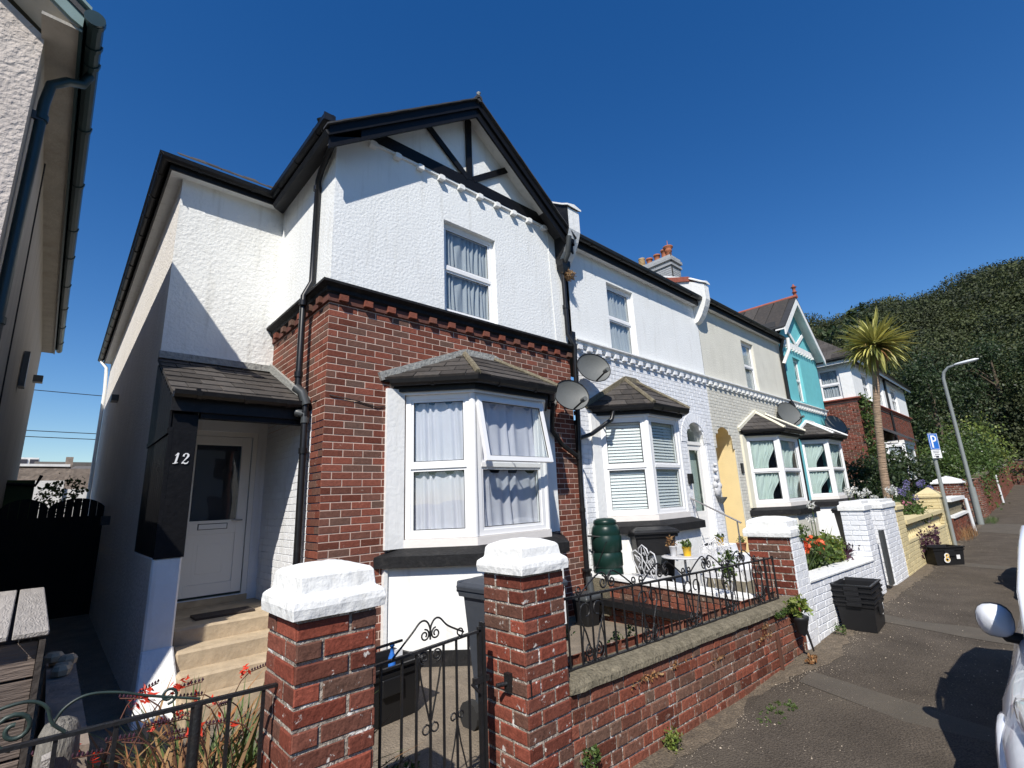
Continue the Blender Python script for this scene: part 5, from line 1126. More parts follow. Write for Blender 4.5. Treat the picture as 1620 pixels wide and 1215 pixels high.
tag(BP.loft(rg,smooth=True).build('fence_post','post_grey'),'short weathered grey post with a rounded top behind the left railing','post')
tag(MB().prism([(.10,2.62,-1.68),(.14,2.62,-1.68),(.12,2.64,-.83),(.085,2.64,-.84)],(0,.06,0)).build('timber_stake','timber_grey'),'thin split timber stake leaning beside the grey post','stake')

# ================================================================ BINS, BOXES
def crate(loc, w, d, h, label, m='bin_black', name='recycling_box', cat='recycling box', group=None, mark=None, rz=0, top_ratio=1.12):
    T_ = thing(name, (0,0,0), label, cat, group); k = 1/top_ratio; ho = h
    def rect(s,z,e=0): a,b = w/2*s+e,d/2*s+e; return [(-a,-b,z),(a,-b,z),(a,b,z),(-a,b,z)]
    mb = MB(); mb.loft([rect(k,0),rect(k*1.04,h*.3),rect(.985,h*.80)],smooth=False,caps=False); mb.add(rect(k,0),[(0,1,2,3)])
    mb.loft([rect(.985,h*.80),rect(.985,h*.80,.012),rect(1,h*.88,.012),rect(1,h*.88,.004),rect(1,h*.95,.004),rect(1,h*.95,.022),rect(1.0,h,.022),rect(1.0,h,-.004),rect(.97,h*.9,-.006),rect(k,h*.05,-.008)],smooth=False,caps=False); mb.add(rect(k,h*.05,-.008),[(0,1,2,3)])
    mb.build('box_body',m,T_,fixn=False)
    for s in (-1,1): MB().box(-w*.16,w*.16,s*(d/2+.012)-.010,s*(d/2+.012)+.010,h*.50,h*.80).build('hand_grip',m,T_,bevel=.004); MB().box(s*(w/2+.020)-.012,s*(w/2+.020)+.012,-d*.2,d*.2,h*.82,h*.94).build('handle',m,T_,bevel=.004)
    if mark: mark(T_,w,d,h)
    T_.location = loc; T_.rotation_euler = (0,0,rz); return T_
def eight(F, c, s, wd, c0=.0):
    mb = MB()
    for (dy,r_) in ((.26,.20),(-.22,.27)):
        pts = [(c[0]+math.cos(a)*r_*s,c[1]+(dy+math.sin(a)*r_*.95)*s) for a in [2*math.pi*k/16 for k in range(17)]]
        q = ribbon(F,pts,[wd]*17,c0,c0+.003); mb.add(q.v,q.f)
    return mb
def mk_rec(T_,w,d,h):
    Fm = frame((w/2+.003,-d*.02,h*.30),(0,1,0),(.06,0,1),(1,0,-.06)); 
    Fs = frame((-.02*w,-d/2*.94,h*.42),(1,0,0),(0,-.06,1),(0,-1,-.06))
    mb = MB()
    for (a,b,c,dd) in ((.10,.02,.16,.05),(.12,.05,.20,.03),(.14,.0,.19,.09)):
        q = ribbon(Fs,[(a,b),(c,dd+.03),(c+.01,b+.01)],[.012,.016,.008],.012,.015); mb.add(q.v,q.f)
    mb.build('recycling_mark','sign_white',T_,fixn=False)
gp = 'black recycling boxes stacked on the pavement'
names = ['lowest black box of the stack on the pavement, bearing a small white emblem','second black box from the bottom of the pavement stack','third black box from the bottom of the pavement stack','empty topmost black box of the pavement stack']
for k in range(4): crate((7.50+.006*k,1.90+.004*k,gz(7.5)+.002+.058*k), .60,.38,.34, names[k], group=gp, rz=.05+.02*math.sin(k*2), mark=mk_rec if k==0 else None)
def mk8(T_,w,d,h):
    Fs = frame((-.08,-d/2-.004,h*.42),(1,0,0),(0,-.10,1),(0,-1,-.1)); eight(Fs,(0,0),.17,.034,.012).build('painted_eight','sign_white',T_,fixn=False)
    eight(Fs,(.008,.006),.15,.012,.016).build('painted_eight','yellow_pot',T_,fixn=False); MB().fbox(Fs,.20,.27,-.03,.05,.010,.013).build('sticker','sign_white',T_)
crate((13.75,1.86,gz(13.7)+.002),.62,.40,.36,'black recycling box painted with a figure 8, on the pavement by the sign post',rz=-.75,mark=mk8)
crate((2.08,3.95,-1.618),.58,.40,.40,'black recycling box with a blue bottle in it inside the garden of number 12',rz=.1)
bt = thing('spray_bottle',(2.16,3.9,-1.25),'bright blue plastic bottle standing in the black garden box','bottle')
MB().lathe([(.03,0),(.03,.16),(.014,.20),(.014,.24),(.02,.24),(.02,.27)],(2.16,3.86,-1.35),10).build('bottle_body','blue_plastic',bt); MB().box(2.18,2.25,3.85,3.88,-1.20,-1.14).build('label_card','sign_white',bt)
def wheelie(loc, rz, label, m='bin_black', w=.57,d=.58,h=1.0, mark=None):
    T_ = thing('wheelie_bin',(0,0,0),label,'wheelie bin')
    def rect(a,b,z,oy=0): return [(-a,-b+oy,z),(a,-b+oy,z),(a,b+oy,z),(-a,b+oy,z)]
    mb = MB(); mb.loft([rect(.20,.20,.06,.02),rect(.22,.23,.40,.01),rect(.265,.275,h*.90)],smooth=False); mb.build('bin_body',m,T_,bevel=.015)
    mb = MB(); mb.loft([rect(.285,.295,h*.90),rect(.29,.30,h*.93),rect(.285,.295,h*.95)],smooth=False); mb.build('bin_rim',m,T_)
    mb = MB(); mb.loft([rect(.30,.315,h*.945,-.01),rect(.305,.32,h*.975,-.01),rect(.28,.28,h*1.0,-.01),rect(.22,.20,h*1.03,.0),rect(.20,.18,h*1.035)],smooth=False); mb.build('lid',m,T_,bevel=.006)
    MB().tube([(-.26,.33,h*.93),(-.22,.38,h*.98),(.22,.38,h*.98),(.26,.33,h*.93)],.016,6).build('handle',m,T_,fixn=False)
    for s in (-1,1): MB().tube([(s*.20,.24,.10),(s*.26,.24,.10)],.10,14,smooth=False).build('wheel','tyre',T_)
    if mark: mark(T_,h)
    T_.location = loc; T_.rotation_euler = (0,0,rz); return T_
wheelie((2.72,3.02,-1.64),.05,'dark grey wheelie bin tucked behind the right gate pier of number 12','bin_grey',h=1.03)
def wm(T_,h): MB().box(-.12,.12,-.285,-.270,h*.55,h*.66).build('moulded_panel','grey_plastic',T_)
wheelie((7.02,4.50,-1.64),-.65,'black wheelie bin beside the green water butt under the blinds window',h=1.10,mark=wm).scale = (1.18,1.18,1.0)
def w8(T_,h):
    Fs = frame((0,-.262,h*.56),(1,0,0),(0,-.07,1),(0,-1,-.07)); eight(Fs,(0,0),.30,.04,.008).build('painted_eight','sign_white',T_,fixn=False)
    MB().fbox(Fs,-.13,.13,.18,.20,.008,.012).build('lettering_bar','sign_blue',T_)
wheelie((13.9,3.35,-1.64),-.9,'black wheelie bin with a white figure 8 below the turquoise house window',h=1.10,mark=w8)
fc = thing('food_waste_caddy',(5.68,4.72,-1.75),'small dark food waste caddy at the foot of the black downpipe','caddy')
mb = MB(); rr = lambda a,b,z: [(5.62+sx*a,4.70+sy*b,z) for sx,sy in ((-1,-1),(1,-1),(1,1),(-1,1))]
mb.loft([rr(.12,.11,-1.72),rr(.155,.14,-1.38)],smooth=False).build('caddy_body','bin_black',fc,bevel=.02); MB().loft([rr(.17,.155,-1.38),rr(.175,.16,-1.35),rr(.15,.13,-1.31)],smooth=False).build('lid','grey_plastic',fc,bevel=.01)
MB().tube([(5.47,4.70,-1.36),(5.46,4.56,-1.40),(5.77,4.56,-1.36),(5.78,4.70,-1.34)],.008,5).build('handle','bin_black',fc,fixn=False)
wb = thing('water_butt',(6.28,4.76,-1.64),'ribbed dark green water butt standing next to the black downpipe','water butt')
MB().box(6.06,6.48,4.55,4.97,-1.65,-1.28).build('stand','butt_green',wb)
pf = [(.19,0),(.215,.04),(.215,.20),(.205,.215),(.205,.235),(.225,.25),(.225,.42),(.212,.435),(.212,.455),(.23,.47),(.23,.66),(.215,.68),(.215,.70),(.22,.72),(.20,.80),(.17,.84),(.12,.85)]
MB().lathe(pf,(6.27,4.76,-1.27),22).build('butt_body','butt_green',wb); MB().lathe([(.17,0),(.18,.02),(.17,.06),(.12,.09),(.0,.10)],(6.27,4.76,-.43),20).build('lid','butt_green',wb)
MB().tube([(6.10,4.66,-.60),(5.98,4.88,-.58)],.014,6).build('inlet_pipe','bin_black',wb); MB().tube([(6.09,4.62,-.66),(6.05,4.7,-.85),(6.02,4.84,-1.1)],.008,5).build('hose','bin_black',wb)
# ================================================================ TERRACE OF THE WHITE HOUSE
RW = thing('retaining_wall',(6.05,3.6,-1.75),'brick retaining wall with white coping between the two front gardens','wall')
MB().prism([(6.06,4.98,-1.16),(6.06,2.36,-1.27),(6.06,2.36,-1.9),(6.06,4.98,-1.9)],(.20,0,0)).build('mortar_core','mortar_grey',RW)
tiles(RW, frame((6.05,4.98,-1.165),Vector((0,-1,-.042)),Vector((0,-.042,1)),(-1,0,0)), [[(0,-.62),(2.6,-.62),(2.6,-.01),(0,-.01)]], 'brick_wall', th=.0765, v0=-8*.0765, depth=.005, jit=.003, limit=140, seed=41)
MB().prism([(6.02,4.98,-1.165),(6.02,2.36,-1.275),(6.02,2.36,-1.225),(6.02,4.98,-1.115)],(.26,0,0)).build('coping','paint_white',RW,bevel=.006)
MB().prism([(5.88,4.70,-1.42),(5.88,2.40,-1.50),(5.88,2.40,-1.58),(5.88,4.70,-1.50)],(.17,0,0)).build('black_ledge','black_paint',RW)
MB().box(5.98,6.06,4.6,4.98,-1.66,-1.18).build('wall_end','concrete_old',RW)
def bistro_chair(loc, rz, label):
    T_ = thing('bistro_chair',(0,0,0),label,'chair','ornate white metal chairs on the terrace'); r_ = .0085
    MB().lathe([(.19,.438),(.205,.443),(.205,.452),(.19,.457)],(0,0,0),20).build('seat','metal_white',T_)
    FB_ = frame((0,.19,.47),(1,0,0),(0,.16,1),(0,-1,.16)); mb = MB()
    ol = [(-.15,0),(-.19,.12),(-.235,.24),(-.22,.34),(-.15,.37),(-.10,.33),(-.08,.40),(0,.45),(.08,.40),(.10,.33),(.15,.37),(.22,.34),(.235,.24),(.19,.12),(.15,0)]
    mb.tube([FB_(a,b,-.25*a*a*4*.3) for a,b in ol],r_*1.2,6); mb.tube([FB_(-.15,0),FB_(0,-.02),FB_(.15,0)],r_,6)
    for s in (-1,1):
        mb.tube([FB_(s*.05,0),FB_(s*.09,.14),FB_(s*.04,.28),FB_(s*.10,.33)],r_,6); mb.tube([FB_(s*.10,0),FB_(s*.02,.15),FB_(-s*.06,.28),FB_(-s*.02,.42)],r_*.9,6); mb.tube([FB_(s*.17,.12),FB_(s*.10,.20),FB_(s*.19,.30)],r_*.9,6)
        mb.tube(spiral(FB_,(s*.13,.24),.045,.012,0,1.2,12,dirn=s),r_*.8,5)
    mb.build('backrest','metal_white',T_,fixn=False)
    lf = MB(); rd = random.Random(4)
    for (a,b) in ((-.12,.10),(-.05,.20),(.06,.22),(.13,.12),(0,.33),(-.17,.28),(.17,.28),(0,.08)):
        t = rd.uniform(0,3); s = .034; lf.prism([FB_(a+math.cos(t+k*2.094)*s*(1 if k%1==0 else .5),b+math.sin(t+k*2.094)*s,.003) for k in range(3)],FB_.n*.006)
    lf.build('cast_leaf','metal_white',T_)
    for sx,sy in ((-1,-1),(1,-1),(1,1),(-1,1)): MB().tube([(sx*.13,sy*.13,.44),(sx*.17,sy*.17,.30),(sx*.15,sy*.15,.14),(sx*.20,sy*.20,0)],.010,6).build('leg','metal_white',T_,fixn=False)
    T_.location = loc; T_.rotation_euler = (0,0,rz); return T_
bistro_chair((6.56,4.50,-1.63),.45,'white ornate metal chair nearest the green water butt')
bistro_chair((6.58,4.12,-1.63),1.35,'white ornate metal chair left of the round table in front of the black bin')
bistro_chair((7.12,3.50,-1.63),-1.2,'white ornate metal chair right of the round table')
bistro_chair((7.75,3.62,-1.63),-.6,'farthest white ornate metal chair, near the step handrail')
TB = thing('bistro_table',(7.0,3.55,-1.63),'small round white garden table on the terrace with a yellow pot on it','table')
MB().lathe([(.30,.70),(.33,.705),(.33,.72),(.30,.725)],(6.92,3.86,-1.63),24).build('tabletop','metal_white',TB); MB().tube([(6.92,3.86,-1.5),(6.92,3.86,-.93)],.018,8).build('pedestal','metal_white',TB)
for k in range(3): a = k*2.09; MB().tube([(6.92,3.86,-1.48),(6.92+.12*math.cos(a),3.86+.12*math.sin(a),-1.42),(6.92+.26*math.cos(a),3.86+.26*math.sin(a),-1.62)],.012,6).build('leg','metal_white',TB,fixn=False)
def potplant(loc, r0,h,m,label,lm='leaf_mid',n=60,lr=.10,seed=1,cat='potted plant'):
    T_ = thing('potted_plant',loc,label,cat); MB().lathe([(r0*.78,0),(r0,h*.9),(r0*1.08,h*.92),(r0*1.08,h),(r0*.85,h*.98)],loc,16).build('pot',m,T_)
    v = leafmesh(clumps((loc[0],loc[1],loc[2]+h+lr*.6),(lr,lr,lr*.8),12,n//8,.02,seed),.045,seed=seed); leafobj('foliage',v,lm,T_); return T_
tz = -.905
potplant((6.90,3.80,tz),.065,.13,'yellow_pot','bright yellow pot with a dry plant on the round table','leaf_weed',110,.085,5)
potplant((6.80,3.96,tz),.055,.14,'metal_white','white pot with pink sprigs beside the yellow pot on the table','leaf_dry',60,.09,6)
potplant((9.55,4.55,-1.02),.075,.14,'yellow_pot','yellow pot with a small plant on the wall by the arched door','leaf_mid',80,.07,7)
potplant((9.9,4.3,-1.14),.09,.14,'terracotta','small terracotta pot by the doorway steps','leaf_mid',60,.07,8)
potplant((8.3,2.75,-1.64),.13,.26,'terracotta','terracotta pot with orange leaved plant on the terrace','petal_orange',120,.18,9)
HR_ = thing('handrail',(9.4,4.3,-1.6),'slim steel handrail sloping down from the white front door','handrail')
MB().tube([(9.45,5.0,-.12),(9.45,4.05,-.60)],.016,8).tube([(9.45,4.95,-.14),(9.45,4.85,-.62)],.010,6).build('rail','steel_rail',HR_,fixn=False)
MB().tube([(9.45,4.12,-.57),(9.45,4.12,-1.6)],.014,8).build('post','steel_rail',HR_,fixn=False)
# wall plaque like a white hanging ornament between the doors
OR = thing('wall_ornament',(10.66,4.96,.1),'white shell shaped ornament hanging between the white and yellow doorways','ornament')
mb = MB(); Fo = FY(4.99,10.66,.1)
for (a,b,r_) in ((0,-.10,.16),(0,.16,.08),(-.08,.02,.09),(.09,.0,.10),(0,.34,.06),(.02,.46,.04)): mb.lathe([(.01,0),(r_*.8,-.0),(r_,-.02),(r_*.6,-.06),(0.01,-.08)],Fo(a,b,0),9,axis='y')
mb.build('ornament_body','metal_white',OR); MB().lathe([(.0,-.0),(.10,.12),(.12,.16)],(10.68,4.92,-.30),10).build('ornament_cup','dish_grey',OR)
# ================================================================ WALLS AND PIERS FURTHER ALONG
p2 = pier(6.10,2.11,.37,.46,-1.76,-.54,'white capped brick pier with one painted face, at the end of the iron railing',seed=27,caph=(.09,.09,.04),over=.03,m='brick_old')
MB().box(6.112,6.482,2.094,2.106,-1.76,-.545).build('painted_face','paint_white',p2)
tiles(p2, FY(2.096,6.10), [[(.004,-1.76),(.36,-1.76),(.36,-.55),(.004,-.55)]], 'brick_paint_white', name='painted_brick', v0=-1.76, depth=.004, gap=.008, limit=60, seed=6)
W2 = thing('garden_wall',(7.9,2.2,-1.7),'low white painted brick garden wall behind the stacked black boxes','wall')
MB().prism([(6.48,2.118,-1.08),(9.42,2.118,-1.16),(9.42,2.118,-1.78),(6.48,2.118,-1.78)],(0,.24,0)).build('wall_core','brick_paint_white',W2)
F2_ = frame((6.48,2.112,-1.075),Vector((1,0,-.027)),Vector((.027,0,1)),(0,-1,0))
tiles(W2, F2_, [[(0,-.66),(2.95,-.60),(2.95,-.0),(0,-.0)]], 'brick_paint_white', name='painted_brick', th=.0765, v0=-8*.0765, u0=.05, depth=.006, jit=.003, gap=.010, limit=150, pattern='flemish', seed=43)
MB().prism([(6.48,2.09,-1.078),(9.42,2.09,-1.158),(9.42,2.09,-1.125),(6.48,2.09,-1.045)],(0,.30,0)).build('coping','paint_white',W2,bevel=.008)
def painted_pier(x0,x1,y0,y1,z0,z1,label,m,capm,name='gate_pier',peak=.0,seed=1,capov=.03,caph=.10):
    T_ = thing(name,((x0+x1)/2,(y0+y1)/2,z0),label,'gate pier','gate piers along the pavement')
    MB().box(x0+.004,x1-.004,y0+.004,y1,z0,z1).build('pier_core',m,T_)
    tiles(T_, FY(y0,x0), [[(0,z0),(x1-x0,z0),(x1-x0,z1),(0,z1)]], m, name='painted_brick', v0=z0, depth=.006, gap=.010, jit=.003, limit=60, seed=seed)
    tiles(T_, FX(x0,y1), [[(0,z0),(y1-y0,z0),(y1-y0,z1),(0,z1)]], m, name='painted_brick', v0=z0, depth=.006, gap=.010, jit=.003, limit=60, seed=seed)
    q = capov; rg = [[(x0-e,y0-e,z),(x1+e,y0-e,z),(x1+e,y1+e,z),(x0-e,y1+e,z)] for e,z in ((q,z1),(q,z1+caph*.55),(0,z1+caph*.65),(0,z1+caph))]
    if peak: rg += [[(x0+.02,y0+.02,z1+caph),(x1-.02,y0+.02,z1+caph),(x1-.02,y1-.02,z1+caph),(x0+.02,y1-.02,z1+caph)],[((x0+x1)/2-.02,(y0+y1)/2-.02,z1+caph+peak)]*1+[((x0+x1)/2+.02,(y0+y1)/2-.02,z1+caph+peak),((x0+x1)/2+.02,(y0+y1)/2+.02,z1+caph+peak),((x0+x1)/2-.02,(y0+y1)/2+.02,z1+caph+peak)]]
    MB().loft(rg,smooth=False).build('cap',capm,T_,bevel=.008); return T_
painted_pier(9.42,9.86,2.11,2.42,-1.78,-.40,'broad white painted brick pier at the end of the low white wall','brick_paint_white','paint_white',seed=3,caph=.14)
pb = painted_pier(10.62,11.66,2.11,2.56,-1.78,-.42,'wide white painted brick pier joined to the yellow pier','brick_paint_white','paint_white',seed=4,caph=.14)
tag(MB().box(10.20,10.42,2.09,2.13,-1.62,-.76).build('gateway_panel','grey_plastic'),'narrow dark upright panel standing in the gateway between the white piers','panel')
painted_pier(11.72,12.35,2.11,2.5,-1.78,-.50,'pale yellow brick gate pier joined to the white one','yellow_wall','yellow_wall',seed=5,caph=.12)
BL = thing('balustrade_wall',(14.5,2.2,-1.7),'pale yellow garden wall topped by a row of small balusters','wall')
MB().box(12.36,17.2,2.12,2.4,-1.78,-1.15).build('wall_base','yellow_wall',BL); MB().box(12.36,17.2,2.10,2.42,-1.15,-1.10).build('lower_rail','yellow_wall',BL); MB().box(12.36,17.2,2.08,2.42,-.80,-.72).build('upper_rail','yellow_wall',BL)
tiles(BL, FY(2.114,12.36),[[(0,-1.78),(4.84,-1.78),(4.84,-1.16),(0,-1.16)]],'yellow_wall',depth=.005,limit=80,seed=12,v0=-1.78)
nbal = 22
bm0 = MB().lathe([(.07,0),(.07,.03),(.035,.06),(.07,.13),(.075,.17),(.035,.24),(.065,.28),(.07,.30)],(0,0,0),10).mesh('baluster','yellow_wall')
for k in range(nbal): o = bpy.data.objects.new('baluster',bm0); link(o,BL,Matrix.Translation((12.5+k*.215,2.24,-1.10)))
painted_pier(17.25,18.1,2.11,2.6,-1.78,-.42,'pale yellow pier with a pointed cap and a wire hoop, beyond the balustrade','yellow_wall','yellow_wall',peak=.16,seed=7)
W4 = thing('garden_wall',(19.5,2.2,-1.7),'brick garden wall with white coping and grey balusters beyond the sign post','wall')
MB().box(18.9,22.2,2.12,2.4,-1.78,-1.05).build('wall_base','brick_wall',W4); MB().box(18.9,22.2,2.06,2.46,-1.05,-.98).build('lower_coping','paint_white',W4); MB().box(18.9,22.2,2.06,2.46,-.60,-.50).build('upper_coping','paint_white',W4)
tiles(W4, FY(2.114,18.9),[[(0,-1.78),(3.3,-1.78),(3.3,-1.06),(0,-1.06)]],'brick_wall',depth=.005,limit=60,seed=13,v0=-1.78)
bm1 = MB().lathe([(.07,0),(.07,.03),(.035,.06),(.07,.13),(.075,.20),(.035,.28),(.065,.34),(.07,.38)],(0,0,0),10).mesh('baluster','concrete_old')
for k in range(14): o = bpy.data.objects.new('baluster',bm1); link(o,W4,Matrix.Translation((19.1+k*.225,2.24,-.98)))
pier(22.3,2.11,1.0,.7,-1.78,-.10,'tall red brick pier with a white humped cap behind the lamp post',seed=31,caph=(.06,.06,.14),over=.06,m='brick_wall',lim=120)
pier(28.3,2.11,1.6,.6,-1.75,.06,'plain red brick pier just past the street lamp',seed=33,m='brick_wall',lim=80,capped=False)
W5 = thing('garden_wall',(40,2.2,-1.5),'long red brick boundary wall running uphill beside the pavement','wall')
Fz = frame((30,2.12,-1.8),(1,0,.03),(-.03,0,1),(0,-1,0)); MB().prism([(30,2.13,-1.8),(55,2.13,-1.0),(55,2.13,1.4),(30,2.13,.1)],(0,.3,0)).build('wall_body','mortar_grey',W5)
tiles(W5, Fz,[[(0,0),(25,0),(25,2.0),(0,1.9)]],'brick_wall',depth=.01,gap=.014,limit=0,seed=14)
MB().prism([(30,2.06,.06),(55,2.06,1.32),(55,2.06,1.42),(30,2.06,.16)],(0,.4,0)).build('coping','concrete_old',W5)
W6 = thing('garden_wall',(58,0,-.6),'curving red brick wall closing the far end of the pavement','wall')
MB().box(56,56.4,-9,2.4,-1.2,1.35).build('wall_body','mortar_grey',W6); tiles(W6, FX(55.99,2.4),[[(0,-.8),(11,-.8),(11,1.3),(0,1.3)]],'brick_wall',tw=.3,th=.1,gap=.02,depth=.01,limit=0,seed=15); MB().box(55.9,56.5,-9,2.5,1.35,1.43).build('coping','concrete_old',W6)
for (x,h,lab) in ((22.2,1.05,'white marker post leaning on the brick wall, nearer one'),(38,1.75,'white marker post by the brick wall, farther one')):
    tag(MB().tube([(x,2.02,gz(x)),(x-.1,2.05,gz(x)+h)],.05,8).build('marker_post','lamp_pale'),lab,'post')
# ---- street sign and lamp
SP = thing('parking_sign',(17.55,2.05,gz(17.5)),'blue parking sign with a white P on a tall grey post','sign')
MB().tube([(17.55,2.05,gz(17.5)),(17.5,2.03,1.30)],.045,10).build('post','lamp_grey',SP,fixn=False)
Fs_ = frame((17.42,2.02,.52),(.80,-.60,0),(0,0,1),(-.60,-.80,0)); Fs_ = frame((17.35,2.06,.60),(.80,-.60,0),(0,0,1),(-.60,-.80,0))
_F = Fs_; Fs_ = lambda a,b,c=0: _F(a*.80,b*.68,c)
Fs_.n = _F.n; Fs_.u = _F.u; Fs_.v = _F.v
MB().fbox(Fs_,0,.36,.34,.98,0,.012).build('sign_plate','sign_blue',SP,bevel=.003)
MB().fbox(Fs_,0,.36,0,.33,0,.012).build('text_plate','sign_white',SP,bevel=.003)
bd = MB()
for (a0,a1,b0,b1) in ((.015,.345,.355,.367),(.015,.345,.953,.965),(.015,.027,.367,.953),(.333,.345,.367,.953)): bd.fbox(Fs_,a0,a1,b0,b1,.012,.015)
bd.build('sign_border','sign_white',SP)
pq = ribbon(Fs_,[(.11,.42),(.11,.90)],[.06,.06],.012,.016); q = ribbon(Fs_,[(.11,.88),(.19,.88),(.245,.85),(.265,.78),(.245,.71),(.19,.68),(.11,.68)],[.055]*7,.0125,.0165); pq.add(q.v,q.f); pq.build('letter_p','sign_white',SP,fixn=False)
tx = MB()
for k,(a0,a1) in enumerate(((.06,.30),(.06,.26),(.10,.28),(.06,.24))): tx.fbox(Fs_,a0,a1,.27-.065*k,.29-.065*k,.012,.0145)
tx.fbox(Fs_,.13,.23,.02,.07,.012,.0145); tx.build('sign_text','sign_black',SP)
SL = thing('street_lamp',(25.1,2.08,gz(25)),'tall grey street lamp with a curved arm reaching over the road','street lamp')
MB().tube([(25.1,2.08,gz(25)),(25.1,2.08,gz(25)+1.35)],.105,12).build('lamp_base','lamp_grey',SL,fixn=False)
lz = 3.9
MB().tube([(25.1,2.08,-.3),(25.05,2.08,lz),(25.03,2.02,lz+.22),(25.0,1.86,lz+.38),(24.95,1.62,lz+.42)],.055,10,rs=[.07,.055,.055,.05,.045]).build('lamp_column','lamp_grey',SL,fixn=False)
MB().loft([[(24.93+.09*math.cos(a)*s,y,lz+.43+z+.05*math.sin(a)*s) for a in [2*math.pi*k/10 for k in range(10)]] for y,s,z in ((1.66,.6,0),(1.55,1.0,.01),(1.3,1.3,.03),(1.05,1.1,.06),(.95,.4,.07))],smooth=True).build('lamp_head','lamp_pale',SL)
# ---- hanging black pot on the wall corner
HP = thing('hanging_planter',(5.78,2.04,-1.5),'black plastic pot of yellow-green leaves hooked on the end of the brick wall','planter')
MB().lathe([(.045,-.10),(.075,.02),(.08,.03),(.085,.06),(.07,.06)],(5.80,2.03,-1.35),14).build('pot','bin_black',HP); MB().prism([(5.80,2.0,-1.42),(5.86,2.0,-1.42),(5.90,1.98,-1.62),(5.87,1.98,-1.63)],(0,-.006,0)).build('loose_flap','bin_black',HP)
v = leafmesh(clumps((5.79,2.03,-1.19),(.10,.08,.10),24,14,.02,71),.05,seed=71); leafobj('foliage',v,'leaf_light',HP)
v = leafmesh(np.stack([rng.uniform(5.35,5.75,220),rng.normal(2.09,.012,220),-1.20-.03*rng.random(220)+rng.normal(0,.012,220)],1),.035,seed=72); leafobj('trailing_stem',v,'leaf_mid',HP)
